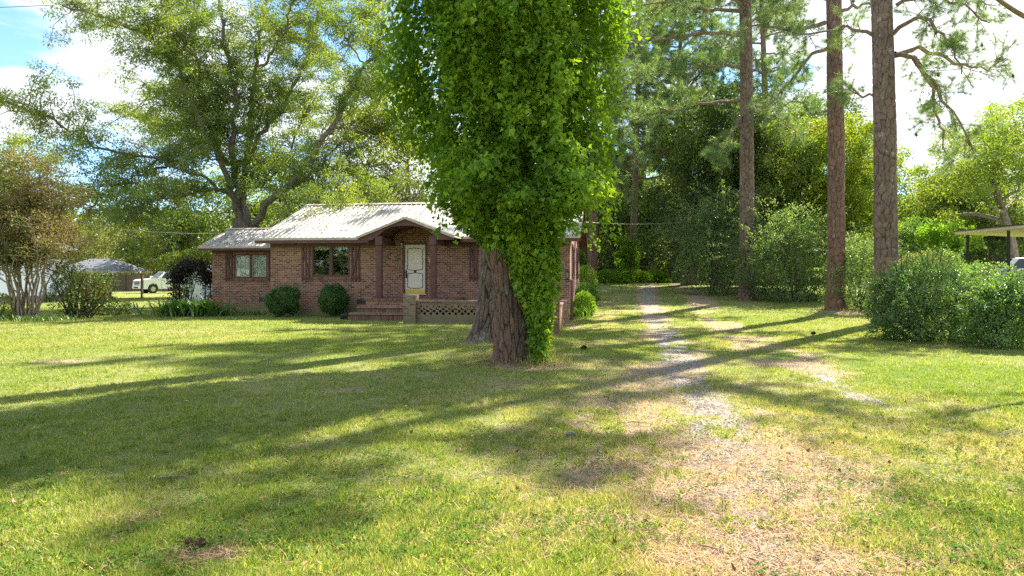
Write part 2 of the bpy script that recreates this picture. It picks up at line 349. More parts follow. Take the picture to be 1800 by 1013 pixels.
# ------------------------------------------------------------------ ground
TL = np.array([(58, 10.9), (45, 8.9), (35, 7.05), (26.3, 5.5), (20, 4.45), (15.6, 3.7), (11.1, 2.9), (8.24, 2.37), (6.34, 2.0), (4.9, 1.67), (4.15, 1.52), (0, .9)])[::-1]
TR = np.array([(58, 13.2), (45, 11.2), (35, 9.6), (24.6, 7.4), (17, 5.95), (12.5, 5.15), (9.95, 4.8), (8.2, 4.55), (7, 4.5), (5, 4.4), (0, 4.2)])[::-1]
def ground_masks(x, y):
    n1 = fbm(x*1.1, y*.8, 11); n2 = fbm(x*3.7, y*3.1, 23); n3 = fbm(x*.28, y*.22, 31, 3); n4 = fbm(x*.9, y*1.4, 57)
    wob = (fbm(x*.8, y*.8, 71, 3)-.5)*.35
    dl = np.abs(x-np.interp(y, TL[:, 0], TL[:, 1])+wob); dr = np.abs(x-np.interp(y, TR[:, 0], TR[:, 1])+wob)
    gl = sst(1-dl/.58, .0, .85)*sst(n2, .24, .56)*(.85+.15*sst(y, 4.5, 7.5))*(.7+.3*sst(y, 9, 12))
    gr = sst(1-dr/.42, .1, .8)*sst(n2, .42, .62)*np.maximum(.9*sst(1-np.abs(y-10.2)/3.4), .12)
    gravel = np.clip(np.maximum(gl, gr), 0, 1)
    dirt = .75*sst(1-dl/1.3, 0, .9)*sst(n1, .33, .62)+.95*sst(1-dr/1.2, 0, .8)*sst(n1, .25, .55)*sst(y, 7, 13)+.5*sst(1-dl/1.0, 0, .9)*sst(y, 12, 18)
    def blob(cx, cy, rx, ry, a): return a*np.exp(-(((x-cx)/rx)**2+((y-cy)/ry)**2))
    dirt = dirt+blob(1.4, 7.8, 1.1, 2.3, 1.)*sst(n2, .25, .58)+blob(.9, 5.4, .7, 1.4, .6)*sst(n2, .35, .62)+blob(2.3, 10.5, .8, 2.2, .75)*sst(n2, .25, .6)+blob(3.4, 5.6, 1.6, 1.6, .38)*sst(n1, .4, .6)
    dirt = dirt+blob(.35, 11.9, .9, .5, .9)+blob(-.55, 15.5, 1.1, .8, .8)+blob(-.1, 10.2, .5, .22, .8)
    dirt = dirt+blob(-2.3, 9.6, .42, .28, .9)+blob(-1.75, 3.95, .17, .10, 1.)+blob(-8.6, 13.0, .8, .35, .8)+blob(-2.5, 4.5, .3, .12, .5)
    dirt = dirt+blob(13.6, 27.8, 1.3, .9, 1.)+blob(5.6, 6.6, .7, .9, .5)*sst(n2, .35, .6)+blob(-9.5, 20, 1.6, .8, .5)+blob(10.3, 15.9, 2., .5, .6)+blob(2., 22.8, .3, 2.5, .8)
    dirt = dirt+blob(.2, 4.3, .5, .35, .4)+blob(1.9, 3.6, .7, .35, .6)+blob(4.6, 4.6, .6, .5, .3)
    dirt = dirt+.35*sst(n4, .62, .75)*sst(n3, .4, .65)
    near_drive = np.exp(-((x-3.2)/3.2)**2)
    dry = np.clip(.26+.66*sst(n1, .42, .68)*(.35+.65*near_drive)+.42*near_drive*sst(-y, -16, -6)+.28*(n3-.45), 0, 1)
    lush = blob(7.5, 11, 2.4, 2.6, .5)+blob(3.0, 4.4, .7, .7, .22)
    return gravel, np.clip(dirt-gravel*.4, 0, 1), np.clip(dry-lush, 0, 1)
ys = np.concatenate([[-30, -15, -5, -1], np.geomspace(1.2, 420, 520)])
tx = np.concatenate([[-14, -8, -4, -2.5, -1.6], np.linspace(-1.05, 1.05, 520), [1.6, 2.5, 4, 8, 14]])
YY, TX = np.meshgrid(ys, tx, indexing='ij'); XX = TX*np.maximum(np.abs(YY), 6)*.85
XX = np.where(np.abs(TX) <= 1.05, TX*np.maximum(YY, 5)*.85, XX)
ZZ = gz(XX, YY)
ga, di, dr_ = ground_masks(XX, YY)
ZZ = ZZ - .012*di*(YY < 30)
nr, nc = XX.shape; idx = np.arange(nr*nc).reshape(nr, nc)
F = np.stack([idx[:-1, :-1], idx[:-1, 1:], idx[1:, 1:], idx[1:, :-1]], -1).reshape(-1, 4)
t = NT('lawn_ground'); p = t.pos()
fine = t.noise(p, 38., 5., .7); mid = t.noise(p, 7., 5., .65); big = t.noise(p, .8, 4.)
far_g = t.noise(t.scaled(p, 1, 2.2, 1), 3.2, 6., .7)
g = t.ramp(t.math('ADD', t.math('MULTIPLY', fine, .55), t.math('MULTIPLY', far_g, .45)), [(.28, (.05, .09, .014)), (.5, (.13, .185, .034)), (.72, (.27, .31, .08))])
d = t.ramp(fine, [(.3, (.28, .23, .11)), (.7, (.56, .48, .26))])
c = t.mix(t.math('MULTIPLY', t.attr('dry'), .75), g, d)
soil = t.ramp(t.math('ADD', t.math('MULTIPLY', mid, .6), t.math('MULTIPLY', fine, .4)), [(.3, (.18, .125, .085)), (.5, (.36, .27, .18)), (.7, (.54, .43, .31))])
c = t.mix(t.rng(t.math('ADD', t.attr('dirt'), t.math('MULTIPLY', t.math('SUBTRACT', mid, .5), .7)), .3, .7), c, soil)
grv = t.node('ShaderNodeTexVoronoi', {'Scale': 26.}); t.l.new(p, grv.inputs['Vector'])
gcol = t.ramp(grv.outputs['Color'], [(.1, (.17, .14, .115)), (.6, (.34, .295, .25)), (.95, (.52, .47, .41))])
c = t.mix(t.rng(t.math('ADD', t.attr('gravel'), t.math('MULTIPLY', t.math('SUBTRACT', mid, .5), 1.3)), .18, .62), c, gcol)
M['ground'] = t.done(c, .95, normal=t.bump(t.math('ADD', fine, mid), .9, .04), spec=.03)
o = meshobj('ground', np.stack([XX, YY, ZZ], -1).reshape(-1, 3), F, M['ground'], attrs={'gravel': ga.ravel(), 'dirt': di.ravel(), 'dry': dr_.ravel()}, smooth=True)
tag(o, kind='structure')

# ------------------------------------------------------------------ leaves, tubes
def unit(a): return a/np.maximum(np.linalg.norm(a, axis=-1, keepdims=True), 1e-9)
TEMPL = {
    'rhomb': (np.array([(0, 0, 0), (-.5, .42, .10), (0, 1, 0), (.5, .42, .10)]), [(0, 3, 2, 1)]),
    'ivy': (np.array([(0, 0, 0), (-.32, -.10, .03), (-.55, .22, .10), (-.27, .52, .07), (0, 1, -.1), (.27, .52, .07), (.55, .22, .10), (.32, -.10, .03)]), [(0, 4, 3, 2, 1), (0, 7, 6, 5, 4)]),
    'tri': (np.array([(-.5, 0, 0), (.5, 0, 0), (0, 1, 0)]), [(0, 1, 2)]),
    'bent': (np.array([(-.5, 0, 0), (.5, 0, 0), (.38, .55, .0), (-.38, .55, .0), (0, 1, -.28)]), [(0, 1, 2, 3), (3, 2, 4)]),
}
def leafgeo(P, D, N, size, aspect, templ='rhomb'):
    """returns V,F(list of arrays per template face)"""
    T, fs = TEMPL[templ]
    D = unit(D); S = unit(np.cross(D, N)); U = np.cross(S, D)
    size = np.broadcast_to(np.asarray(size, float), (len(P),)); aspect = np.broadcast_to(np.asarray(aspect, float), (len(P),))
    V = P[:, None, :]+size[:, None, None]*((T[None, :, 0, None]*aspect[:, None, None])*S[:, None, :]+T[None, :, 1, None]*D[:, None, :]+T[None, :, 2, None]*U[:, None, :])
    k = len(T); return V.reshape(-1, 3), [np.asarray(f)[None, :]+np.arange(len(P))[:, None]*k for f in fs], k
def leafobj(name, P, D, N, size, aspect, templ, rnd, mat, parent=None, extra=None, kind=None):
    P = np.asarray(P, float)
    V, Fs, k = leafgeo(P, D, N, size, aspect, templ)
    if len(Fs) == 1 or all(f.shape[1] == Fs[0].shape[1] for f in Fs): F = np.concatenate(Fs)
    else: F = [tuple(r) for f in Fs for r in f.tolist()]
    at_ = {'rnd': np.repeat(np.clip(rnd, 0, 1), k)}
    for a, b in (extra or {}).items(): at_[a] = np.repeat(b, k)
    if parent is not None: V = V-np.array(parent.location)[None, :]
    return meshobj(name, V, F, mat, parent, attrs=at_)
def rdir(n): return unit(rng.normal(size=(n, 3)))
def clumps(C, rad, per, droop=.25, flat=.7):
    """leaf positions scattered round clump centres"""
    C = np.asarray(C, float); rad = np.broadcast_to(rad, (len(C),)); n = len(C)*per
    o = rdir(n)*(rng.random((n, 1))**.5)*np.repeat(rad, per)[:, None]; o[:, 2] *= flat
    P = np.repeat(C, per, 0)+o
    D = rdir(n)*.8+unit(o+1e-6)*.7; D[:, 2] -= droop
    N = rdir(n)*.75; N[:, 2] += .75
    r = np.repeat(rng.random(len(C)), per)*.45+rng.random(n)*.55
    return P, D, N, r
class Tubes:
    def __init__(s): s.V = []; s.F = []; s.n = 0; s.fu = []; s.rn = []
    def add(s, pts, rad, sides=6):
        pts = np.asarray(pts, float); m = len(pts); rad = np.broadcast_to(np.asarray(rad, float), (m,))
        T = unit(np.gradient(pts, axis=0)); ref = np.array([.31, .77, .55]) if abs(T[0][2]) > .8 else np.array([0, 0, 1.])
        A = unit(np.cross(T, ref)); B = np.cross(T, A)
        th = np.arange(sides)*2*np.pi/sides
        V = pts[:, None, :]+rad[:, None, None]*(np.cos(th)[None, :, None]*A[:, None, :]+np.sin(th)[None, :, None]*B[:, None, :])
        i = np.arange(m-1)[:, None]*sides; j = np.arange(sides)[None, :]; j2 = (j+1) % sides
        F = np.stack([i+j, i+j2, i+sides+j2, i+sides+j], -1).reshape(-1, 4)+s.n
        s.V.append(V.reshape(-1, 3)); s.F.append(F); s.n += m*sides; s.fu.append(np.full(m*sides, .6)); s.rn.append(np.full(m*sides, .5))
    def obj(s, name, mat, parent):
        V = np.concatenate(s.V); V = V-np.array(parent.location)[None, :]
        return meshobj(name, V, np.concatenate(s.F), mat, parent, attrs={'furrow': np.concatenate(s.fu), 'rnd': np.concatenate(s.rn)}, smooth=True)
def smoothline(pts, n=8, wob=.0):
    pts = np.asarray(pts, float); t = np.arange(len(pts)); tt = np.linspace(0, len(pts)-1, n)
    out = np.stack([np.interp(tt, t, pts[:, k]) for k in range(3)], -1)
    if n > 4:
        for _ in range(2): out[1:-1] = out[1:-1]*.5+(out[:-2]+out[2:])*.25
    if wob: out[1:-1] += rng.normal(size=(n-2, 3))*wob
    return out
def voronoi2(u, v, seed=0):
    iu = np.floor(u); iv = np.floor(v); f1 = np.full(u.shape, 9.); f2 = np.full(u.shape, 9.); cid = np.zeros(u.shape)
    for a in (-1, 0, 1):
        for b in (-1, 0, 1):
            cu = iu+a; cv = iv+b; pu = cu+_h(cu, cv, seed)*.9; pv = cv+_h(cu, cv, seed+5)*.9
            d = np.hypot(u-pu, v-pv); c = _h(cu, cv, seed+9)
            f2 = np.where(d < f1, f1, np.minimum(f2, d)); cid = np.where(d < f1, c, cid); f1 = np.minimum(f1, d)
    return f2-f1, cid
def barktrunk(name, pts, rad, mat, parent, sides=110, dz=.05, plate=(5.5, 2.4), depth=.04, flare=.0, seed=0, buttress=4, fine=.0):
    pts = np.asarray(pts, float); L = np.concatenate([[0], np.cumsum(np.linalg.norm(np.diff(pts, axis=0), axis=1))])
    n = int(L[-1]/dz); s = np.linspace(0, L[-1], n)
    C = np.stack([np.interp(s, L, pts[:, k]) for k in range(3)], -1)
    for _ in range(30): C[1:-1] = (C[:-2]+C[2:])/2
    r = np.interp(s, L, rad)
    th = np.linspace(0, 2*np.pi, sides, endpoint=False)+np.pi/2      # seam at the back
    SS, TH = np.meshgrid(s, th, indexing='ij'); RR = np.repeat(r[:, None], sides, 1)
    RR = RR*(1+flare*np.exp(-SS/.38)*(1+.5*np.cos(TH*buttress+seed)))+.05*(fbm(np.cos(TH)*1.5+seed, SS*.5+np.sin(TH), seed, 3)-.5)
    u = (TH-np.pi/2)*r.mean()*plate[0]; v = SS*plate[1]
    wu = (fbm(u*.8, v*.8, seed+3, 3)-.5)*1.1; wv = (fbm(u*.8+9, v*.8, seed+4, 3)-.5)*.9
    f, cid = voronoi2(u+wu, v+wv, seed); f2, cid2 = voronoi2(u*2.3+wv, v*2.1+wu*2, seed+31)
    f = np.clip(np.minimum(f+.02, f2*.9+.10+fine), 0, 1); cid = cid*.55+cid2*.45
    RR = RR+depth*(sst(f, 0, .22)-1)+.018*(fbm(u*4, v*7, seed+8, 3)-.5)
    V = np.stack([C[:, 0:1]+RR*np.cos(TH), C[:, 1:2]+RR*np.sin(TH), np.repeat(C[:, 2:3], sides, 1)], -1)
    i = np.arange(n-1)[:, None]*sides; j = np.arange(sides)[None, :]; j2 = (j+1) % sides
    F = np.stack([i+j, i+j2, i+sides+j2, i+sides+j], -1).reshape(-1, 4)
    V = V.reshape(-1, 3)-np.array(parent.location)[None, :]
    return meshobj(name, V, F, mat, parent, attrs={'furrow': f.ravel(), 'rnd': cid.ravel()}, smooth=True)

def broadleaf(name, label, base, H, tr, crowns, nclump, per, crad, lsize, mat, bark='limb', group=None, cat='tree', templ='rhomb', asp=.5, lean=(0, 0), droop=.25, trunk_top=.55, stems=1, shell=.55, flat=.7):
    """crowns: ellipsoids (dx,dy,z, rx,ry,rz) relative to the base. trunk, branches and a crown of leaf clumps."""
    b = np.array(base, float); root = thing(name, label, cat, tuple(b), 0, group)
    vols = np.array([c[3]*c[4]*c[5] for c in crowns])**.67; pk = rng.choice(len(crowns), nclump, p=vols/vols.sum())
    cr = np.array(crowns)[pk]
    C = b+cr[:, :3]+rdir(nclump)*(rng.random((nclump, 1))**shell)*cr[:, 3:]
    C = C[C[:, 2] > b[2]+.12]
    tb = Tubes(); nodes = []; nrad = []
    for k in range(stems):
        a = rng.random()*6.28; sp = 0 if stems == 1 else H*.16
        top = b+np.array([lean[0]+math.cos(a)*sp, lean[1]+math.sin(a)*sp, H*trunk_top*(1 if stems == 1 else rng.uniform(.7, 1.2))])
        foot = b+np.array([math.cos(a)*sp*.12, math.sin(a)*sp*.12, -.2])
        ln = smoothline([foot, foot+(top-foot)*np.array([.3, .3, .45])+rng.normal(size=3)*.02*H, top], 12)
        rr = np.linspace(tr, tr*.45, 12); rr[0] *= 1.3
        tb.add(ln, rr, 9); nodes += list(ln[4:]); nrad += list(rr[4:])
    order = np.argsort(np.linalg.norm(C-b-np.array([0, 0, H*.4]), axis=1))
    nodes = np.array(nodes); nrad = np.array(nrad)
    for ci in order[::(2 if nclump > 150 else 1)]:
        c = C[ci]; dd = np.linalg.norm(nodes-c, axis=1)+1.5*np.maximum(nodes[:, 2]-c[2]+.2, 0); j = int(np.argmin(dd)); p0 = nodes[j]; r0 = min(nrad[j]*.7, tr*.5)
        mid_ = (p0+c)/2+rng.normal(size=3)*.06*dd[j]; mid_[2] += .06*dd[j]
        ln = smoothline([p0, mid_, c], 5); r1 = max(r0*.5, .008)
        tb.add(ln, np.linspace(r0, r1, 5), 5); nodes = np.vstack([nodes, ln[2:]]); nrad = np.concatenate([nrad, [r0*.75, r0*.6, r1]])
    tb.obj('trunk', M[bark], root)
    P, D, N, r = clumps(C, crad*rng.uniform(.6, 1.25, len(C)), per, droop, flat)
    ok = P[:, 2] > b[2]+.02; P, D, N, r = P[ok], D[ok], N[ok], r[ok]
    leafobj('crown', P, D, N, lsize*rng.uniform(.65, 1.3, len(P)), asp, templ, r, M[mat], root)
    return root
def shrub(name, label, base, ells, n, lsize, mat, group=None, cat='shrub', shoots=0, shoot_len=1.2, asp=.45, templ='rhomb', stem='darkstem', stemn=8, shell=.12, lump=.25, nrmup=.5):
    b = np.array(base, float); root = thing(name, label, cat, tuple(b), 0, group)
    A = np.array(ells, float); w = (A[:, 3]*A[:, 4]+A[:, 3]*A[:, 5])**1.; pk = rng.choice(len(A), n, p=w/w.sum()); e = A[pk]
    d = rdir(n); rr = (rng.random((n, 1))**shell)
    lumpv = 1+lump*(fbm(d[:, 0:1]*2.6+e[:, 0:1]+7, d[:, 2:3]*2.6+d[:, 1:2]*1.7+7, 5, 3)-.5)*2
    P = b+e[:, :3]+d*rr*lumpv*e[:, 3:]
    keep = np.ones(n, bool)
    for k in range(len(A)):                              # drop leaves buried deep in another lobe
        q = (P-b-A[k, :3])/A[k, 3:]; keep &= ~((np.linalg.norm(q, axis=1) < .62) & (pk != k))
    keep &= P[:, 2] > b[2]
    P = P[keep]; d = d[keep]
    D = d*.6+rdir(len(P))*.8; N = d*.7+rdir(len(P))*.6; N[:, 2] += nrmup
    r = np.clip(rng.random(len(P))*.75+.25*fbm(P[:, 0]*2, P[:, 2]*2+P[:, 1], 9, 2), 0, 1)
    tb = Tubes()
    for k in range(stemn):
        a = A[rng.integers(len(A))]; c = b+a[:3]+rdir(1)[0]*a[3:]*.8; f = b+np.array([a[0]*.4+rng.normal()*.12, a[1]*.4+rng.normal()*.12, -.08]); c[2] = max(c[2], b[2]+.3)
        tb.add(smoothline([f, (f+c)/2+rng.normal(size=3)*.06, c], 6), np.linspace(.035, .008, 6), 5)
    SP, SD, SN = [], [], []
    for k in range(shoots):
        a = A[rng.integers(len(A))]; dd = rdir(1)[0]; dd[2] = abs(dd[2])*.7+.1; dd = dd/np.linalg.norm(dd)
        s0 = b+a[:3]+dd*a[3:]*.8; L = shoot_len*rng.uniform(.5, 1.2); h = dd.copy(); 
        p2 = s0+h*L*.6+np.array([0, 0, .1*L]); p3 = s0+h*L+np.array([0, 0, -.12*L])
        ln = smoothline([s0, p2, p3], 9); tb.add(ln, np.linspace(.012, .004, 9), 4)
        for q in range(26):
            t_ = rng.random()*8; i0 = min(int(t_), 7); pp = ln[i0]+(ln[i0+1]-ln[i0])*(t_-i0)
            SP.append(pp+rng.normal(size=3)*.03); SD.append(unit(ln[i0+1]-ln[i0])*.8+rdir(1)[0]*.8); SN.append(np.array([0, 0, 1.])+rdir(1)[0]*.5)
    if shoots:
        P = np.vstack([P, SP]); D = np.vstack([D, SD]); N = np.vstack([N, SN]); r = np.concatenate([r, rng.uniform(.4, 1, len(SP))])
    tb.obj('stem', M[stem], root)
    leafobj('foliage', P, D, N, lsize*rng.uniform(.6, 1.3, len(P)), asp, templ, r, M[mat], root)
    return root

# ------------------------------------------------------------------ the brick house
HX, HYY, YAW = 2.25, 26.5, R(-8)
house = thing('brick_house', 'low red brick house with pale ribbed metal roof and arched porch gable', 'house', (HX, HYY, 0), YAW)
def HW(u, v, z=0):
    return Vector((HX+u*math.cos(YAW)-v*math.sin(YAW), HYY+u*math.sin(YAW)+v*math.cos(YAW), z))
def holewall(mb, x0, x1, z0, z1, y, holes, dep=.12):
    xs = sorted({x0, x1, *[h[0] for h in holes], *[h[1] for h in holes]}); zs = sorted({z0, z1, *[h[2] for h in holes], *[h[3] for h in holes]})
    for i in range(len(xs)-1):
        for j in range(len(zs)-1):
            cx_ = (xs[i]+xs[i+1])/2; cz = (zs[j]+zs[j+1])/2
            if any(h[0] < cx_ < h[1] and h[2] < cz < h[3] for h in holes): continue
            mb.add([(xs[i], y, zs[j]), (xs[i+1], y, zs[j]), (xs[i+1], y, zs[j+1]), (xs[i], y, zs[j+1])], [(0, 1, 2, 3)])
    for a, b, c, d_ in holes:
        for q in (((a, y, c), (a, y, d_), (a, y+dep, d_), (a, y+dep, c)), ((b, y, c), (b, y+dep, c), (b, y+dep, d_), (b, y, d_)),
                  ((a, y, c), (a, y+dep, c), (b, y+dep, c), (b, y, c)), ((a, y, d_), (b, y, d_), (b, y+dep, d_), (a, y+dep, d_))):
            mb.add(q, [(0, 1, 2, 3)])
XL, DEP = -12.35, 8.7
SL = .385                                   # roof slope
EZ = 3.13                                   # eave underside height at the overhang
def rz_(v): return EZ+.04+SL*(v+.45)
WIN1 = (-10.56, -8.92, 1.60, 2.96); WIN2 = (-3.55, -1.95, 1.60, 2.96); DOOR = (-6.70, -5.70, .90, 2.98)
mb = MB(); holewall(mb, XL, 0, -.3, 3.22, 0, [WIN1, WIN2, DOOR])
rv = DEP/2
gab = lambda x: [(x, 0, -.3), (x, DEP, -.3), (x, DEP, 3.22), (x, rv, 3.22+SL*rv), (x, 0, 3.22)]
mb.add(gab(0), [(0, 1, 2, 3, 4)]); mb.add(gab(XL), [(4, 3, 2, 1, 0)])
mb.add([(XL, DEP, -.3), (0, DEP, -.3), (0, DEP, 3.22), (XL, DEP, 3.22)], [(3, 2, 1, 0)])
mb.obj('wall', M['brick'], house)
mb = MB(); mb.box(XL+.05, -.05, .2, DEP-.05, .80, .84); mb.obj('floor', M['dark_in'], house)
mb = MB(); mb.box(XL+.02, -.02, .14, DEP-.02, 3.02, 3.06); mb.box(XL+.02, -.02, 3.2, 3.3, .84, 3.02); mb.obj('inner_lining', M['dark_in'], house)
# left wing
WX0, WX1, WV, WD = -16.15, XL, 1.95, 4.1
WWIN = (-15.10, -13.52, 1.55, 2.62)
mb = MB(); holewall(mb, WX0, WX1, -.3, 2.98, WV, [WWIN])
rw = WD/2
mb.add([(WX0, WV, -.3), (WX0, WV+WD, -.3), (WX0, WV+WD, 2.98), (WX0, WV+rw, 2.98+SL*rw), (WX0, WV, 2.98)], [(4, 3, 2, 1, 0)])
mb.add([(WX0, WV+WD, -.3), (WX1, WV+WD, -.3), (WX1, WV+WD, 2.98), (WX0, WV+WD, 2.98)], [(3, 2, 1, 0)])
mb.obj('wing_wall', M['brick'], house)
def ribroof(name, x0, x1, v0, v1, fz, mat, parent, pitch=.23, th=.03):
    """ribbed metal sheet between v0 and v1 with height fz(v)"""
    prof = []; x = x0
    while x < x1-.001:
        prof += [(x, 0), (min(x+.15, x1), 0), (min(x+.165, x1), .022), (min(x+.195, x1), .022), (min(x+.21, x1), 0)]; x += pitch
    prof.append((x1, 0)); n = len(prof); V = []
    vf = v0 if callable(v0) else (lambda x: v0)
    for sg in (1, 0):
        for e_ in (0, 1):
            for (x, h) in prof: v = vf(x) if e_ == 0 else v1; V.append((x, v, fz(v)+(h if sg else -th)))
    F = []
    for i in range(n-1):
        F.append((i, i+1, n+i+1, n+i)); F.append((2*n+i, 3*n+i, 3*n+i+1, 2*n+i+1)); F.append((i, 2*n+i, 2*n+i+1, i+1)); F.append((n+i, n+i+1, 3*n+i+1, 3*n+i))
    F.append((0, n, 3*n, 2*n)); F.append((n-1, 3*n-1, 4*n-1, 2*n-1))
    return meshobj(name, V, F, mat, parent)
RX0, RX1 = -12.8, .42
rf = ribroof('roof', RX0, RX1, (lambda x: .03 if -7.25 < x < -4.95 else -.45), rv, rz_, M['roof'], house)
ribroof('roof', RX0, RX1, rv, DEP+.45, lambda v: rz_(2*rv-v), M['roof'], house)
mb = MB(); zr = rz_(rv)
mb.prism([(0, 0), (.18, -.07), (.18, -.05), (0, .03), (-.18, -.05), (-.18, -.07)], 0, 1)
mb = MB(); mb.add([(RX0-.01, rv-.2, zr-.03), (RX0-.01, rv, zr+.06), (RX0-.01, rv+.2, zr-.03), (RX1+.01, rv-.2, zr-.03), (RX1+.01, rv, zr+.06), (RX1+.01, rv+.2, zr-.03)], [(0, 3, 4, 1), (1, 4, 5, 2), (0, 1, 2), (5, 4, 3)])
mb.obj('ridge_cap', M['gutter'], rf)
def wz(v): return 2.93+SL*(v-WV+.45)
rfw = ribroof('wing_roof', WX0-.42, WX1+.25, WV-.45, WV+rw, wz, M['roof'], house)
ribroof('wing_roof', WX0-.42, WX1, WV+rw, WV+WD+.4, lambda v: wz(2*(WV+rw)-v), M['roof'], house)
mb = MB(); zw = wz(WV+rw); mb.add([(WX0-.43, WV+rw-.18, zw-.03), (WX0-.43, WV+rw, zw+.05), (WX0-.43, WV+rw+.18, zw-.03), (WX1, WV+rw-.18, zw-.03), (WX1, WV+rw, zw+.05), (WX1, WV+rw+.18, zw-.03)], [(0, 3, 4, 1), (1, 4, 5, 2), (0, 1, 2), (5, 4, 3)])
mb.obj('ridge_cap', M['gutter'], rfw)
# eave trims: pale edge strip over a brown fascia, brown frieze board on the wall, soffits, rakes
for a, b in ((RX0, -7.97), (-4.24, RX1)): mb = MB(); mb.box(a, b, -.475, -.452, EZ-.05, EZ+.05); mb.obj('eave_edge', M['gutter'], house, .004)
mb = MB(); mb.box(RX0, -7.97, -.455, -.425, EZ-.17, EZ-.052); mb.box(-4.24, RX1, -.455, -.425, EZ-.17, EZ-.052)
mb.box(RX0+.02, -7.2, -.425, -.035, EZ-.15, EZ-.13); mb.box(-5.0, RX1-.02, -.425, -.035, EZ-.15, EZ-.13); mb.obj('fascia', M['brown'], house)
mb = MB(); mb.box(XL, -7.3, -.033, -.003, EZ-.30, EZ-.12); mb.box(-4.9, 0, -.033, -.003, EZ-.30, EZ-.12); mb.obj('frieze_board', M['brown'], house)
for sx in (RX1-.03, RX0):
    mb = MB()
    mb.add([(sx, -.42, rz_(-.42)-.20), (sx, rv, rz_(rv)-.20), (sx, DEP+.42, rz_(-.42)-.20), (sx, DEP+.42, rz_(-.42)-.035), (sx, rv, rz_(rv)-.035), (sx, -.42, rz_(-.42)-.035)],
           [(0, 1, 4, 5), (1, 2, 3, 4)])
    mb.add([(sx+.03, -.42, rz_(-.42)-.20), (sx+.03, rv, rz_(rv)-.20), (sx+.03, DEP+.42, rz_(-.42)-.20), (sx+.03, DEP+.42, rz_(-.42)-.035), (sx+.03, rv, rz_(rv)-.035), (sx+.03, -.42, rz_(-.42)-.035)],
           [(5, 4, 1, 0), (4, 3, 2, 1)])
    mb.obj('rake_board', M['brown'], house)
for a, b in ((.003, RX1-.035), (RX0+.035, XL-.003)):
    mb = MB()
    mb.add([(a, -.42, rz_(-.42)-.16), (b, -.42, rz_(-.42)-.16), (b, rv, rz_(rv)-.16), (a, rv, rz_(rv)-.16), (b, DEP+.42, rz_(-.42)-.16), (a, DEP+.42, rz_(-.42)-.16)], [(0, 3, 2, 1), (3, 5, 4, 2)])
    mb.obj('soffit', M['soffit'], house)
mb = MB(); mb.box(WX0-.42, WX1-.003, WV-.475, WV-.452, 2.86, 2.95); mb.obj('eave_edge', M['gutter'], house, .004)
mb = MB(); mb.box(WX0-.42, WX1-.003, WV-.455, WV-.425, 2.77, 2.858); mb.box(WX0-.4, WX1-.003, WV-.425, WV-.04, 2.78, 2.80); mb.box(WX0, WX1-.003, WV-.033, WV-.003, 2.68, 2.85); mb.obj('fascia', M['brown'], house)
# windows
def window(h, nxp, style, y=0.):
    x0, x1, z0, z1 = h
    w = MB(); yy0, yy1 = y+.01, y+.085; fw = .06
    w.box(x0, x1, yy0, yy1, z0, z0+fw); w.box(x0, x1, yy0, yy1, z1-fw, z1); w.box(x0, x0+fw, yy0, yy1, z0+fw, z1-fw); w.box(x1-fw, x1, yy0, yy1, z0+fw, z1-fw)
    xm = (x0+x1)/2; w.box(xm-.055, xm+.055, yy0-.004, yy1, z0+fw, z1-fw)
    wo = w.obj('window', M['brown'], house, .004)
    s = MB(); g = MB(); zm = (z0+z1)/2
    for a, b in ((x0+fw, xm-.055), (xm+.055, x1-fw)):
        s.box(a, b, y+.04, y+.07, zm-.018, zm+.018)
        for c, d_ in ((a, a+.03), (b-.03, b)): s.box(c, d_, y+.038, y+.072, z0+fw, z1-fw)
        s.box(a+.03, b-.03, y+.038, y+.072, z0+fw, z0+fw+.03); s.box(a+.03, b-.03, y+.038, y+.072, z1-fw-.03, z1-fw)
        if style == 'grid':
            for k in (1, 2): xx = a+(b-a)*k/3; s.box(xx-.008, xx+.008, y+.042, y+.068, z0+fw+.03, z1-fw-.03)
            for k in (1, 3): zz = z0+fw+(z1-z0-2*fw)*k/4; s.box(a+.03, b-.03, y+.044, y+.066, zz-.008, zz+.008)
        g.box(a+.02, b-.02, y+.055, y+.058, z0+fw+.02, z1-fw-.02)
    s.obj('sash', M['gutter'] if style == 'grid' else M['brown'], wo); g.obj('pane', M['glass'], wo)
    # curtain with folds
    V = []; F = []; n = 60; zt = z1-.03; 
    for i in range(n+1):
        x = x0+.03+(x1-x0-.06)*i/n; yw = y+.2+.02*math.sin(i*1.35)
        zb = z0+.03 if style == 'grid' else z1-.22-.05*abs(math.sin(i*math.pi/7.5))
        V += [(x, yw, zt), (x, yw, zb)]
    for i in range(n): F.append((2*i, 2*i+1, 2*i+3, 2*i+2))
    meshobj('curtain', V, F, M['curtain'], wo, smooth=True)
    sl = MB(); sl.box(x0-.05, x1+.05, y-.045, y+.008, z0-.115, z0-.002); sl.obj('sill', M['rowlock'], wo)
window(WIN1, 2, 'plain'); window(WIN2, 2, 'plain'); window(WWIN, 2, 'grid', WV)
def shutter(x0, x1, z0, z1, flip, y=0.):
    s = MB(); w = .065; n = 3
    for k in range(n):
        xx = x0+(x1-x0-w)*k/(n-1); s.box(xx, xx+w, y-.035, y-.004, z0, z1)
    for zz in (z0+.12, z1-.2): s.box(x0-.0, x1+.0, y-.062, y-.036, zz, zz+.075)
    a, b = (x0+.03, x1-.03) if flip else (x1-.03, x0+.03)
    s.bar((a, y-.05, z0+.2), (b, y-.05, z1-.2), .055, .022, (0, 1, 0)); s.obj('shutter', M['brown'], house)
shutter(-10.98, -10.62, 1.44, 3.0, False); shutter(-8.86, -8.50, 1.44, 3.0, True)
shutter(-3.98, -3.62, 1.44, 3.0, False); shutter(-1.89, -1.53, 1.44, 3.0, True)
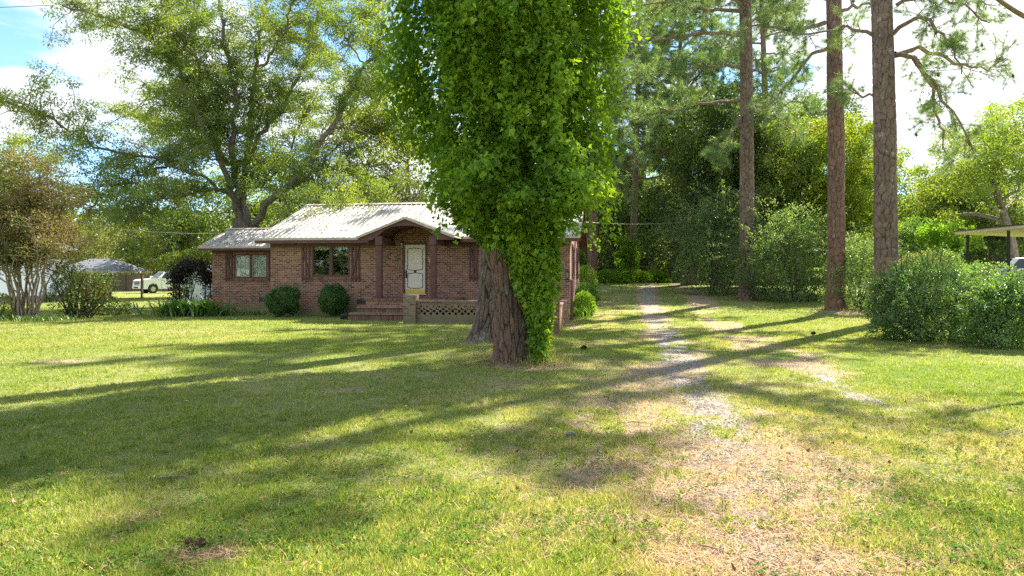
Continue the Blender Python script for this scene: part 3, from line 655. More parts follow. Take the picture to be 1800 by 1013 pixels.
shutter(-15.50, -15.16, 1.42, 2.68, False, WV); shutter(-13.46, -13.12, 1.42, 2.68, True, WV)
# side shutters and windows on the right gable wall (seen edge-on)
for v0, v1 in ((1.2, 1.5), (2.7, 3.0), (5.2, 5.5), (6.7, 7.0)):
    s = MB(); [s.box(.004, .04, v0+k*.11, v0+k*.11+.07, 1.5, 2.95) for k in range(3)]; s.box(.042, .06, v0, v1, 1.65, 1.73); s.box(.042, .06, v0, v1, 2.7, 2.78); s.obj('shutter', M['brown'], house)
for v0, v1 in ((1.53, 2.67), (5.53, 6.67)):
    s = MB(); s.box(.003, .03, v0, v1, 1.6, 1.67); s.box(.003, .03, v0, v1, 2.85, 2.92); s.box(.003, .03, v0, v0+.07, 1.67, 2.85); s.box(.003, .03, v1-.07, v1, 1.67, 2.85); w_ = s.obj('window', M['brown'], house)
    s = MB(); s.box(.004, .012, v0+.07, v1-.07, 1.67, 2.85); s.obj('pane', M['carglass'], w_)
# vents
for x in (-10.3, -8.62, -13.9):
    vz_ = .52; yb = WV if x < -12.4 else 0
    s = MB(); s.box(x, x+.38, yb-.012, yb-.003, vz_, vz_+.19); vn = s.obj('vent', M['greygrille'], house)
    s = MB(); [s.bar((x+.01, yb-.02, vz_+.03+k*.033), (x+.37, yb-.02, vz_+.03+k*.033), .012, .012) for k in range(5)]; s.obj('grille', M['blackmetal'], vn)
# door
x0, x1, z0, z1 = DOOR
f = MB(); f.box(x0, x0+.075, -.02, .1, z0, z1); f.box(x1-.075, x1, -.02, .1, z0, z1); f.box(x0+.075, x1-.075, -.02, .1, z1-.085, z1); f.obj('door_frame', M['brown'], house, .004)
f = MB(); f.box(x0+.01, x1-.01, -.06, .12, z0-.01, z0+.028); f.obj('threshold', M['chrome'], house)
dx0, dx1, dz0, dz1 = x0+.078, x1-.078, z0+.03, z1-.088
f = MB(); f.box(dx0, dx1, .03, .075, dz0, dz1); door = f.obj('door', M['cream'], house, .003)
def moulding(cx_, cz, hw, hh, bow):
    pts = []
    for k in range(13): u_ = -1+2*k/12; pts.append((cx_+hw*u_, cz+hh+bow*(1-u_*u_)-bow))
    for k in range(13): u_ = 1-2*k/12; pts.append((cx_+hw*u_, cz-hh-bow*(1-u_*u_)+bow))
    m_ = MB(); n = len(pts)
    for k in range(n):
        a, b = pts[k], pts[(k+1) % n]; m_.bar((a[0], .024, a[1]), (b[0], .024, b[1]), .022, .016, (0, 1, 0))
    m_.obj('moulding', M['dark_line'], door)
dc = (dx0+dx1)/2
moulding(dc, dz0+1.38, .31, .44, .035); moulding(dc, dz0+.52, .31, .31, .035)
f = MB(); f.box(dx0+.01, dx1-.01, .022, .0295, dz0+.012, dz0+.17); f.obj('kick_plate', M['brass'], door)
f = MB(); f.cyl((dx0+.06, .03, dz0+1.13), (dx0+.06, -.01, dz0+1.13), .03, .025); f.obj('lock', M['chrome'], door, smooth=False)
f = MB(); f.box(dx0+.035, dx0+.085, .018, .029, dz0+.62, dz0+.95); f.cyl((dx0+.06, .02, dz0+.90), (dx0+.06, -.05, dz0+.86), .018); f.cyl((dx0+.06, -.05, dz0+.86), (dx0+.06, -.03, dz0+.68), .016); f.obj('handle', M['blackmetal'], door)
f = MB(); f.cyl((dc, .03, dz0+.905), (dc, 0, dz0+.905), .055, .04); f.cyl((dc, .0, dz0+.90), (dc, -.03, dz0+.86), .02, .03); f.obj('knocker', M['dark_line'], door)
for q_ in (1.22, 1.12): f = MB(); f.cyl((dc, .03, dz0+q_), (dc, .022, dz0+q_), .012); f.obj('peephole', M['brass'], door)
M['palebrass'] = NT('pale_brass').done((.80, .68, .42), .4, .3)
for k, ch in enumerate('200'):
    tcu = bpy.data.curves.new('house_number', 'FONT'); tcu.body = ch; tcu.size = .17; tcu.extrude = .006; tmp = bpy.data.objects.new('tmp', tcu); link(tmp)
    dg = bpy.context.evaluated_depsgraph_get(); me = bpy.data.meshes.new_from_object(tmp.evaluated_get(dg)); bpy.data.objects.remove(tmp); me.materials.clear(); me.materials.append(M['palebrass'])
    tn = bpy.data.objects.new('house_number', me); link(tn); tn.parent = house; tn.location = (-5.64+k*.125, -.012, 2.19); tn.rotation_euler = (R(90), 0, 0)
# porch: platform, posts, beams, arched gable
PC = -6.10; PV = -1.65
f = MB(); f.box(-7.62, -4.2, -1.72, -.003, -.1, .70); f.obj('porch_base', M['brick'], house)
f = MB(); f.box(-7.66, -4.16, -1.76, -.003, .703, .79); f.obj('porch_floor', M['rowlock'], house)
for k, (a, v, h) in enumerate(((-7.85, -2.10, .44), (-8.02, -2.45, .20))):
    f = MB(); f.box(a+.04, -5.5, v+.03, (-1.765 if k == 0 else -2.105), -.1, h); st = f.obj('step', M['rowlock'], house)
    f = MB(); f.box(a, -5.46, v-.01, (-1.765 if k == 0 else -2.103), h+.003, h+.075); f.obj('tread', M['brick'], st, .01)
for sx in (-7.15, -5.04):
    f = MB(); f.box(sx-.1, sx+.1, -1.62, -1.42, .793, 2.80); po = f.obj('porch_post', M['brown'], house, .01)
    f = MB(); f.box(sx-.135, sx+.135, -1.655, -1.385, 2.803, 3.14); f.obj('post_cap', M['brown'], po, .01)
    f = MB(); f.box(sx-.11, sx+.11, -1.38, -.004, 2.84, 3.10); f.obj('beam', M['brown'], house)
HWG = 1.87; GZ0 = 3.12; AP = 3.84
def arch(x): a = min(abs(x)/1.08, 1.); return 3.02+.52*math.sqrt(max(0, 1-a**2.1))
def gtop(x): return AP-(AP-GZ0)*abs(x)/HWG
xs = np.linspace(-1.08, 1.08, 33)
poly = [(PC-HWG, GZ0-.12), (PC-HWG, GZ0-.02), (PC, AP-.02), (PC+HWG, GZ0-.02), (PC+HWG, GZ0-.12), (PC+1.35, 3.0), (PC+1.3, 3.0), (PC+1.22, 3.02)]
f = MB(); V = []; 
cols = [-HWG, -1.3, -1.2, -1.1]+list(xs)[1:-1]+[1.1, 1.2, 1.3, HWG]
bot = lambda x: (GZ0-.13 if abs(x) >= 1.3 else (GZ0-.13 if abs(x) > 1.25 else (3.08 if abs(x) > 1.15 else (3.14 if abs(x) > 1.08 else max(arch(x), 3.14)))))
for y in (PV, PV+.05):
    for x in cols: V += [(PC+x, y, min(bot(x), gtop(x)-.04)), (PC+x, y, gtop(x)-.02)]
n = len(cols); Fp = []
for i in range(n-1):
    a = 2*i; Fp += [(a, a+2, a+3, a+1), (2*n+a, 2*n+a+1, 2*n+a+3, 2*n+a+2), (a, 2*n+a, 2*n+a+2, a+2), (a+1, a+3, 2*n+a+3, 2*n+a+1)]
Fp += [(0, 1, 2*n+1, 2*n), (2*n-2, 4*n-2, 4*n-1, 2*n-1)]
meshobj('gable_board', V, Fp, M['brown'], house)
V = []; xs2 = np.linspace(-1.06, 1.06, 31)
for x in xs2: V += [(PC+x, PV+.05, max(arch(x), 3.10)+.005), (PC+x, -.004, max(arch(x), 3.10)+.005)]
meshobj('porch_vault', V, [(2*i, 2*i+1, 2*i+3, 2*i+2) for i in range(len(xs2)-1)], M['brown'], house, smooth=True)
f = MB(); f.add([(PC-1.0, -.006, 3.0), (PC+1.0, -.006, 3.0)]+[(PC+x, -.006, arch(x)+.02) for x in xs2[::-1][1:-1]], [tuple(range(2+len(xs2)-2))])
f.obj('gable_wall', M['brick'], house)
for sgn in (-1, 1):
    a = (PC, AP+.02); b = (PC+sgn*(HWG+.03), GZ0+.005); V = []
    for yv in (PV-.04, 2.0):
        V += [(a[0], yv, a[1]), (b[0], yv, b[1]), (a[0], yv, a[1]-.05), (b[0], yv, b[1]-.05)]
    # ribs across the little roof
    Vr, Fr = [], []
    m_ = MB(); m_.add(V, [(0, 1, 5, 4), (2, 6, 7, 3), (0, 2, 3, 1), (1, 3, 7, 5), (4, 5, 7, 6)] if sgn > 0 else [(0, 4, 5, 1), (2, 3, 7, 6), (0, 1, 3, 2), (1, 5, 7, 3), (4, 6, 7, 5)])
    for k in range(9):
        yv = PV+.12+k*.23; m_.bar((a[0], yv, a[1]+.012), (b[0], yv, b[1]+.012), .03, .022, (0, 0, 1))
    po = m_.obj('porch_roof', M['roof'], house)
    e = MB(); e.bar((a[0], PV-.055, a[1]-.035), (b[0], PV-.055, b[1]-.035), .03, .09, (0, 0, 1)); e.obj('edge_strip', M['gutter'], po)
# hanging lantern in the porch
def lantern(name, label, loc, s=1.):
    r = thing(name, label, 'lantern', loc)
    f = MB(); f.cyl((0, 0, .30*s), (0, 0, .42*s), .012*s); f.cyl((0, 0, .20*s), (0, 0, .30*s), .12*s, .02*s, 6); f.cyl((0, 0, -.02*s), (0, 0, 0), .05*s, .075*s, 6)
    for k in range(6):
        t_ = k*math.pi/3; f.bar((.07*s*math.cos(t_), .07*s*math.sin(t_), 0), (.105*s*math.cos(t_), .105*s*math.sin(t_), .2*s), .012*s)
    f.obj('lantern_frame', M['blackmetal'], r)
    f = MB(); f.cyl((0, 0, .003), (0, 0, .198*s), .062*s, .095*s, 6); f.obj('lantern_glass', M['glass'], r); return r
lo_ = HW(-6.42, -.9, 0); hb = lantern('porch_lantern', 'small hexagonal lantern hanging under the porch arch before the door', (lo_.x, lo_.y, 2.72), .95)
f = MB(); f.cyl((0, 0, .40), (0, 0, .80), .006); f.obj('chain', M['blackmetal'], hb)

# debris lying on the roof
n = 900; uu = rng.uniform(RX0+.1, RX1-.3, n*2); vv = rng.uniform(-.4, rv, n*2)
k = (fbm(uu*.9, vv*.9, 91) > .40) & ~((np.abs(uu-PC) < 2) & (vv < 1.3)) & (rng.random(2*n) < np.clip(.9-(uu+12.8)/17, .15, 1)); uu, vv = uu[k], vv[k]
P = np.stack([uu, vv, np.array([rz_(v) for v in vv])+.03], -1); uu2 = rng.uniform(WX0-.3, WX1-.4, 260); vv2 = rng.uniform(WV-.4, WV+rw, 260)
P = np.vstack([P, np.stack([uu2, vv2, np.array([wz(v) for v in vv2])+.03], -1)])
P = np.array([HW(*p) for p in P]); D = rdir(len(P)); D[:, 2] *= .3; N = rdir(len(P))*.35; N[:, 2] += 1
o = leafobj('roof_litter', P, D, N, rng.uniform(.05, .13, len(P)), .55, 'rhomb', rng.random(len(P))*.75, M['litter']); tag(o, 'dry brown leaves scattered over the pale metal roof', 'leaf litter', kind='stuff')

# ------------------------------------------------------------------ planter, garden wall, lamp post
pl = thing('brick_planter', 'mossy openwork brick planter wall with square pier beside the porch steps', 'planter', HW(-5.3, -3.6, 0), YAW)
f = MB(); f.box(-.22, .22, -.22, .22, -.1, .98); f.obj('pier', M['brick_moss'], pl, .01)
f = MB(); f.box(.223, 4.6, -.1, .1, -.1, .30); 
f.box(.223, 4.6, -.1, .1, .62, .71); 
zc = [.30, .38, .46, .54, .62]
for r_ in range(4):
    x = .223+(.0 if r_ % 2 else .11)
    if r_ % 2 == 0: f.box(.223, .30, -.1, .1, zc[r_], zc[r_+1])
    while x < 4.5:
        f.box(x+.0, min(x+.13, 4.6), -.1, .1, zc[r_], zc[r_+1]); x += .22
f.obj('openwork_wall', M['brick_moss'], pl)
f = MB(); f.box(.223, 4.62, -.13, .13, .713, .80); f.obj('coping', M['brick_moss'], pl, .01)
f = MB(); f.box(.24, 4.6, .104, 1.8, -.1, .5); f.obj('soil', M['straw'], pl)
gw = thing('garden_wall', 'low sunlit brick wall with end pillar running forward from the house corner', 'wall', HW(-.05, -7.4, 0), YAW)
f = MB(); f.box(-.15, .15, -.15, .15, -.1, .84); f.obj('pillar', M['brick_sun'], gw, .01)
f = MB(); f.box(-.17, .17, -.17, .17, .843, .885); f.obj('cap', M['brick_sun'], gw, .01)
f = MB(); f.box(-.09, .09, .153, 5.9, -.1, .72); f.obj('wall_panel', M['brick_sun'], gw)
f = MB(); f.box(-.11, .11, .153, 5.9, .723, .79); f.obj('coping', M['brick_sun'], gw, .01)
lp0 = HW(.13, -1.3, 0)
lamp = thing('lamp_post', 'short dark red lamp post with black lantern at the house corner', 'lamp post', (lp0.x, lp0.y, gzf(lp0.x, lp0.y)), YAW)
f = MB(); f.box(-.05, .05, -.05, .05, -.05, 1.5); f.box(-.075, .075, -.075, .075, 0, .1); f.obj('post', M['lampred'], lamp, .006)
f = MB(); f.bar((-.05, 0, 1.42), (-.16, 0, 1.50), .02); f.cyl((-.16, 0, 1.49), (-.16, 0, 1.53), .05, .075, 6); f.cyl((-.16, 0, 1.76), (-.16, 0, 1.88), .12, .02, 6)
for k in range(6):
    t_ = k*math.pi/3; f.bar((-.16+.07*math.cos(t_), .07*math.sin(t_), 1.53), (-.16+.1*math.cos(t_), .1*math.sin(t_), 1.76), .014)
f.obj('lantern', M['blackmetal'], lamp)
f = MB(); f.cyl((-.16, 0, 1.532), (-.16, 0, 1.758), .062, .09, 6); f.obj('lantern_glass', M['glass'], lamp)
pt = HW(-8.35, -2.1); pot = thing('plant_pot', 'small black pot lying beside the brick steps', 'pot', (pt.x, pt.y, gzf(pt.x, pt.y)+.12), 0)
f = MB(); f.cyl((-.13, 0, 0), (.10, .05, .02), .09, .125, 18); f.cyl((.10, .05, .02), (.13, .055, .022), .14, .14, 18); f.obj('pot_body', M['rubber'], pot); POTS = pot

# ------------------------------------------------------------------ twin pines wrapped in creeper
b1 = at(901, 12.55); b2 = at(870, 16.3)
tw1 = thing('vine_covered_pine', 'nearer thick pine trunk whose top is smothered in bright green creeper', 'tree', b1)
barktrunk('trunk', [b1+Vector((.02, 0, -.15)), b1+Vector((-.02, .05, 1)), b1+Vector((-.12, .1, 2.3)), b1+Vector((-.05, .2, 5)), b1+Vector((.2, .3, 9.5)), b1+Vector((.25, .3, 13))], [.35, .33, .33, .31, .26, .18], M['bark_red'], tw1, 240, .018, (13, 2.0), .045, .12, 3, 5)
tw2 = thing('pine_tree', 'rear thick grey pine trunk flaring at its root close behind the creeper covered pine', 'tree', b2)
barktrunk('trunk', [b2+Vector((-.05, 0, -.15)), b2+Vector((.02, 0, 1)), b2+Vector((.08, 0, 3)), b2+Vector((.2, .1, 7)), b2+Vector((.3, .1, 16))], [.46, .42, .40, .37, .25], M['bark'], tw2, 240, .022, (11, 1.6), .05, .62, 8, 3)
# creeper envelope from the height above ground: half widths to the left and right
ZE = np.array([-.1, .35, .75, 1.15, 1.5, 1.75, 2.1, 2.4, 2.65, 2.85, 3.3, 3.9, 4.6, 5.4, 6.3, 7.2, 8.2, 9.2, 10.2])
LE = np.array([.32, .30, .22, .02, -.16, -.26, -.50, -.85, -1.05, -1.2, -1.3, -1.38, -1.62, -1.85, -1.95, -2.1, -2.0, -1.5, -.5])
RE = np.array([.62, .66, .70, .74, .80, .84, .88, .96, 1.15, 1.7, 1.78, 1.75, 1.75, 1.75, 1.75, 1.75, 1.6, 1.2, .6])
n = 98000
z = rng.choice(2000, n, p=(lambda w: w/w.sum())(np.interp(np.linspace(0, 10.1, 2000), ZE, RE-LE)))*10.1/2000+rng.random(n)*.01
le = np.interp(z, ZE, LE); re = np.interp(z, ZE, RE); cxx = (le+re)/2; hw = (re-le)/2
th = rng.random(n)*2*np.pi; lump = fbm(np.cos(th)*2.2+5, z*1.25+np.sin(th)*2.2, 41, 4)
lump2 = vnoise(np.cos(th)*5+5, z*2.6+np.sin(th)*5, 77)
depth = np.where(rng.random(n) < .22, rng.uniform(.3, .75, n), 1.)
low = sst(z, 3.0, 1.8); rad = hw*(.34+1.05*lump+.5*(lump2-.5))*depth*(1+.09*rng.normal(size=n)); rad = rad*(1-low)+hw*(.86+.75*(lump-.5)+.3*(lump2-.5))*(1+.09*rng.normal(size=n))*low; dfac = np.where(z < 3, np.maximum(1, .52/np.maximum(hw, .1)*low), 1.)
rad = np.maximum(rad, .12)
P = np.stack([cxx+rad*np.cos(th), .0+rad*np.sin(th)*dfac*np.where(z < 2.4, .95, 1.0), z], -1)
P = P+np.array([b1.x, b1.y, b1.z])
# hanging garlands at the fringe
HP = []
for k in range(150):
    t_ = rng.random()*2*np.pi; zz = rng.uniform(2.6, 7.5); l_, r_ = np.interp(zz, ZE, LE), np.interp(zz, ZE, RE)
    p0 = np.array([(l_+r_)/2+(r_-l_)/2*.95*math.cos(t_), .1+(r_-l_)/2*.85*math.sin(t_), zz]); L = rng.uniform(.3, .9)
    for q in range(int(L*45)):
        s_ = rng.random(); HP.append(p0+np.array([math.cos(t_)*.25*s_, math.sin(t_)*.25*s_, -s_*L])+rng.normal(size=3)*.06)
HP = np.array(HP)+np.array([b1.x, b1.y, b1.z]); th2 = np.arctan2(HP[:, 1]-b1.y, HP[:, 0]-b1.x)
P = np.vstack([P, HP]); TH = np.concatenate([th, th2]); n = len(P)
out = np.stack([np.cos(TH), np.sin(TH), np.zeros(n)], -1)
D = out*.5+rdir(n)*.85; D[:, 2] -= .7
N = out*.5+rdir(n)*.75; N[:, 2] += .6
r = np.clip(.10+.62*rng.random(n)**1.2+.30*(fbm(TH*2, P[:, 2]*1.6, 13, 3)-.35), 0, .975); r = np.where(rng.random(n) < .006, 1., r)
inside = (np.abs(P[:, 0]-b1.x+.05) < .30) & (np.abs(P[:, 1]-b1.y) < .3) & (P[:, 2] < 2.6)
P, D, N, r = P[~inside], D[~inside], N[~inside], r[~inside]
leafobj('creeper_foliage', P, D, N, rng.uniform(.04, .12, len(P))*rng.uniform(.8, 1.1, len(P)), rng.uniform(.75, 1.1, len(P)), 'ivy', r, M['ivy'], tw1)
tb = Tubes()
for k in range(120):
    a = rng.random()*6.28; zz = rng.uniform(2.4, 9); l_, r_ = np.interp(zz, ZE, LE), np.interp(zz, ZE, RE); rr = (r_-l_)/2*rng.uniform(.6, 1.0)
    e = np.array([b1.x+(l_+r_)/2+rr*math.cos(a), b1.y+.1+rr*math.sin(a)*.85, b1.z+zz]); s_ = np.array([b1.x+.2*math.cos(a), b1.y+.1+.2*math.sin(a), b1.z+max(zz-rng.uniform(.1, 1.5), .2)])
    tb.add(smoothline([s_, (s_+e)/2+np.array([0, 0, .2]), e], 7, .04), np.linspace(.022, .006, 7), 5)
for k in range(9):
    a = rng.uniform(-1.1, .5); p = []
    for q in range(12): zz = q*.32-.05; aa = a+.25*math.sin(q*.7+k); rr = (.40 if zz < .3 else .37)+.03; p.append((b1.x+.04+rr*math.cos(aa), b1.y+rr*math.sin(aa), b1.z+zz))
    tb.add(smoothline(p, 24, .012), .007, 5)
tb.obj('vine_stem', M['stem'], tw1)

# ------------------------------------------------------------------ pines
def tufts(P, Dn, per=26, L=.2, w=.007, spread=.75):
    n = len(P)*per; P2 = np.repeat(P, per, 0)+rng.normal(size=(n, 3))*.015; D = np.repeat(unit(Dn), per, 0)*rng.uniform(.25, 1., (n, 1))+rdir(n)*spread
    return P2, D, rdir(n), np.clip(np.repeat(rng.random(len(P))**1.5, per)*.6+rng.random(n)*.36, 0, .96), L*rng.uniform(.6, 1.15, n), w
def pine(name, label, base, H, r0, branches, mat='bark', lean=(0, 0), group=None, per=24, L=.24, w=.008, crown_from=None, ncrown=0, crown_len=3.5, twl=.9, seed=0, plate=(7, 3.2), red=.03, ntw=16, hires=True, cones=True, cw=1):
    b = Vector(base); root = thing(name, label, 'tree', b, 0, group)
    top = b+Vector((lean[0], lean[1], H))
    if hires: barktrunk('trunk', [b+Vector((0, 0, -.2)), b+(top-b)*.25+Vector((.05, 0, 0)), b+(top-b)*.6, top], [r0*1.12, r0, r0*.86, r0*.25], M[mat], root, 110, .045, plate, .035, .30, seed, 4, fine=.6)
    else:
        tb0 = Tubes(); tb0.add(smoothline([b-Vector((0, 0, .2)), b+(top-b)*.5+Vector((.1, 0, 0)), top], 14), np.linspace(r0, r0*.3, 14), 12); tb0.obj('trunk', M['limb_pine'], root)
    tb = Tubes(); TP = []; TD = []; CP = []
    bl = [np.array(x, float) for x in branches]
    for k in range(ncrown):
        t_ = crown_from+(1-crown_from)*(k+rng.random())/ncrown; p = np.array(b+(top-b)*t_); a = k*2.4+rng.random(); ln_ = crown_len*(1.15-.75*((t_-crown_from)/(1-crown_from)))*rng.uniform(.7, 1.2)
        q = p+np.array([math.cos(a)*ln_, math.sin(a)*ln_, ln_*rng.uniform(-.12, .35)]); m_ = (p+q)/2+np.array([0, 0, ln_*rng.uniform(-.1, .15)])
        bl.append(np.array([p, m_, q]))
    for pts in bl:
        ln = smoothline(pts, 14, .05); Lb = np.linalg.norm(np.diff(ln, axis=0), axis=1).sum(); rb = min(.03+.012*Lb, r0*.42)
        tb.add(ln, np.linspace(rb, .018, 14), 7)
        for q in range(int(ntw*Lb/3.5)+4):
            s_ = rng.uniform(.22, 1.0)*13; i0 = min(int(s_), 12); p = ln[i0]+(ln[i0+1]-ln[i0])*(s_-i0); tdir = unit(ln[i0+1]-ln[i0])
            d_ = unit(tdir*.7+rdir(1)[0]*.95+np.array([0, 0, .1])); l2 = twl*rng.uniform(.45, 1.2)
            e = p+d_*l2; m_ = (p+e)/2+rng.normal(size=3)*.08; tw = smoothline([p, m_, e], 5); tb.add(tw, np.linspace(.013, .006, 5), 4)
            for s2 in (.55, .75, .9, 1.0):
                pp = p+(e-p)*s2+rng.normal(size=3)*.03*(s2 < 1); TP.append(pp); TD.append(unit(d_+rdir(1)[0]*.45))
            for _ in range(2):
                d3 = unit(d_+rdir(1)[0]*.9); s2 = rng.uniform(.3, .9); p3 = p+(e-p)*s2; e3 = p3+d3*l2*.45; tb.add(np.array([p3, (p3+e3)/2, e3]), np.array([.007, .006, .005]), 4)
                for s3 in (.6, 1.): TP.append(p3+(e3-p3)*s3); TD.append(d3)
            if rng.random() < .07: CP.append(e)
    tb.obj('branches', M['limb_pine'], root)
    P, D, N, r, s, w = tufts(np.array(TP), np.array(TD), per, L, w)
    r = np.where(rng.random(len(r)) < red, 1., r); zt_ = CAMZ+HY/FPX*P[:, 1]+.8; w = w*np.where(P[:, 2] > zt_, cw, 1.)
    leafobj('needles', P, D, N, s, w/L*1.2, 'tri', r, M['needle'], root)
    if cones and CP:
        for c in CP[:26]:
            cm = Tubes(); c = np.array(c); cm.add(np.array([c+[0, 0, .02], c+[0, 0, -.02], c+[0.01, 0, -.07], c+[.02, 0, -.12]]), np.array([.012, .04, .045, .012]), 7)
            cm.obj('pine_cone', M['cone'], root)
    return root
def PL(Y, pts, dy=0.):
    n = len(pts); return [tuple(W(x, y, Y+dy*i/(n-1))) for i, (x, y) in enumerate(pts)]
# P2, slim trunk
bp = at(1470, 28.6)
pine('pine_tree', 'slim straight pine on a small root mound, second from the right', bp, 27, .325, [
    PL(28.6, [(1456, 85), (1420, 95), (1400, 130), (1375, 160), (1345, 190)], -1.5),
    PL(28.6, [(1462, 22), (1500, 12), (1540, 4), (1590, -12)], 1.5),
    PL(28.6, [(1458, 5), (1420, -10), (1370, 0), (1330, 20)], 2),
    PL(28.6, [(1450, 40), (1400, 55), (1340, 45), (1280, 60)], -2.5)], 'bark_red', (-.25, 0), None, crown_from=.55, ncrown=24, crown_len=4.4, seed=21, cw=1.7)
# P3, thick trunk behind the right shrub
bp = at(1559, 23.6)
pine('pine_tree', 'thickest right pine trunk rising behind the glossy shrub', bp, 25, .355, [
    PL(23.6, [(1572, 98), (1605, 95), (1630, 130), (1655, 175), (1690, 220), (1715, 280)], -1.5),
    PL(23.6, [(1572, 95), (1620, 80), (1670, 110), (1720, 125), (1765, 105)], 1.5),
    PL(23.6, [(1570, 60), (1610, 20), (1640, 40), (1680, 80), (1690, 130)], -2.5),
    PL(23.6, [(1605, 100), (1640, 160), (1650, 220), (1665, 270)], 1.8),
    PL(23.6, [(1552, 66), (1530, 61), (1500, 50), (1470, 52), (1430, 60), (1370, 50)], 3),
    PL(23.6, [(1575, 10), (1620, -10), (1680, 0), (1740, 40)], -2),
    PL(23.6, [(1570, -10), (1640, -40), (1700, -20), (1750, 10)], 2),
    PL(23.6, [(1550, 176), (1532, 170), (1500, 165), (1480, 150)], 2)], 'bark', (-.45, 0), None, crown_from=.6, ncrown=16, crown_len=4.0, seed=33, cw=1.6, plate=(6.5, 3.2), ntw=20)
# P1
bp = at(1312, 34.5)
pine('pine_tree', 'tall pine with drooping needle sprays at the right edge of the drive', bp, 28, .335, [
    PL(34.5, [(1306, 62), (1250, 58), (1180, 65), (1120, 75), (1070, 92)], -2),
    PL(34.5, [(1306, 122), (1270, 112), (1230, 118), (1190, 128)], -2),
    PL(34.5, [(1306, 175), (1260, 180), (1200, 190), (1150, 200), (1100, 215)], 2),
    PL(34.5, [(1312, 180), (1345, 195), (1375, 210), (1400, 240)], -3),
    PL(34.5, [(1308, 200), (1290, 225), (1270, 260), (1255, 285)], -3),
    PL(34.5, [(1306, 20), (1240, 20), (1170, 0), (1090, 20)], 3),
    PL(34.5, [(1306, 10), (1260, -20), (1190, -30)], -3),
    PL(34.5, [(1316, 40), (1350, 20), (1400, 10)], 2),
    PL(34.5, [(1316, 120), (1350, 130), (1390, 105)], 3)], 'bark', (-.1, 0), None, crown_from=.55, ncrown=32, crown_len=5.4, seed=45, cw=1.8, L=.28, w=.011, ntw=20)
# P4 behind, background pines
pine('pine_tree', 'narrow far pine trunk partly hidden just right of the drooping needle pine', at(1352, 47), 22, .36, [], 'bark', (-.6, 0), 'background pines', crown_from=.42, ncrown=26, crown_len=4.5, seed=5, hires=False, L=.32, w=.014, per=18)
pine('pine_tree', 'bare pine trunk standing at the right rear corner of the brick house', at(1041, 45), 21, .30, [
    PL(45, [(1040, 250), (1080, 235), (1110, 260), (1130, 300)], -3), PL(45, [(1042, 300), (1070, 320), (1100, 345)], -3),
    PL(45, [(1040, 200), (1090, 190), (1150, 185)], -3), PL(45, [(1040, 270), (1075, 290), (1115, 370)], 2)], 'bark_red', (.2, 0), None, crown_from=.5, ncrown=22, crown_len=4.8, seed=15, L=.32, w=.014, per=20)
pine('pine_tree', 'distant tall pine with open needle crown above the thicket', at(1185, 58), 25, .38, [], 'bark', (.6, 0), 'background pines', crown_from=.32, ncrown=64, crown_len=7, seed=6, hires=False, L=.36, w=.018, per=20, twl=1.2)
pine('pine_tree', 'thick dark trunk at the far end of the drive', at(1213, 46), 12, .48, [], 'bark', (-.5, 0), None, crown_from=.7, ncrown=8, crown_len=3, seed=63, L=.3, w=.014)
pine('pine_tree', 'distant pine whose open crown fills the sky between creeper and drooping needle pine', at(1110, 52), 22, .3, [], 'bark', (.6, 0), 'background pines', crown_from=.36, ncrown=50, crown_len=5, seed=7, hires=False, L=.34, w=.016, per=20, twl=1.1)
# branch tip of an outside tree, upper right corner
rt = thing('pine_tree', 'pine standing outside the right edge with one bare branch reaching into the corner', 'tree', at(2010, 15.5))
tb = Tubes(); b0 = np.array(rt.location); tb.add(smoothline([b0-[0, 0, .2], b0+[0, 0, 8], b0+[.1, 0, 15]], 12), np.linspace(.3, .15, 12), 10)
lnb = smoothline([b0+[-.1, 0, 9.0], np.array(W(1880, 60, 14)), np.array(W(1800, 30, 13.2)), np.array(W(1772, 12, 13)), np.array(W(1745, -8, 12.8))], 14); tb.add(lnb, np.linspace(.06, .035, 14), 7); tb.obj('trunk', M['limb_pine'], rt)
TP = lnb[7:]+rng.normal(size=(7, 3))*.3+np.array([0, 0, .25]); TP = np.vstack([TP, b0+rdir(500)*[3., 3., 1.8]+[-.5, 0, 12.8]])
P, D, N, r, s, w = tufts(TP, rdir(len(TP)), 24, .24, .008); leafobj('needles', P, D, N, s, .04, 'tri', r, M['needle'], rt)

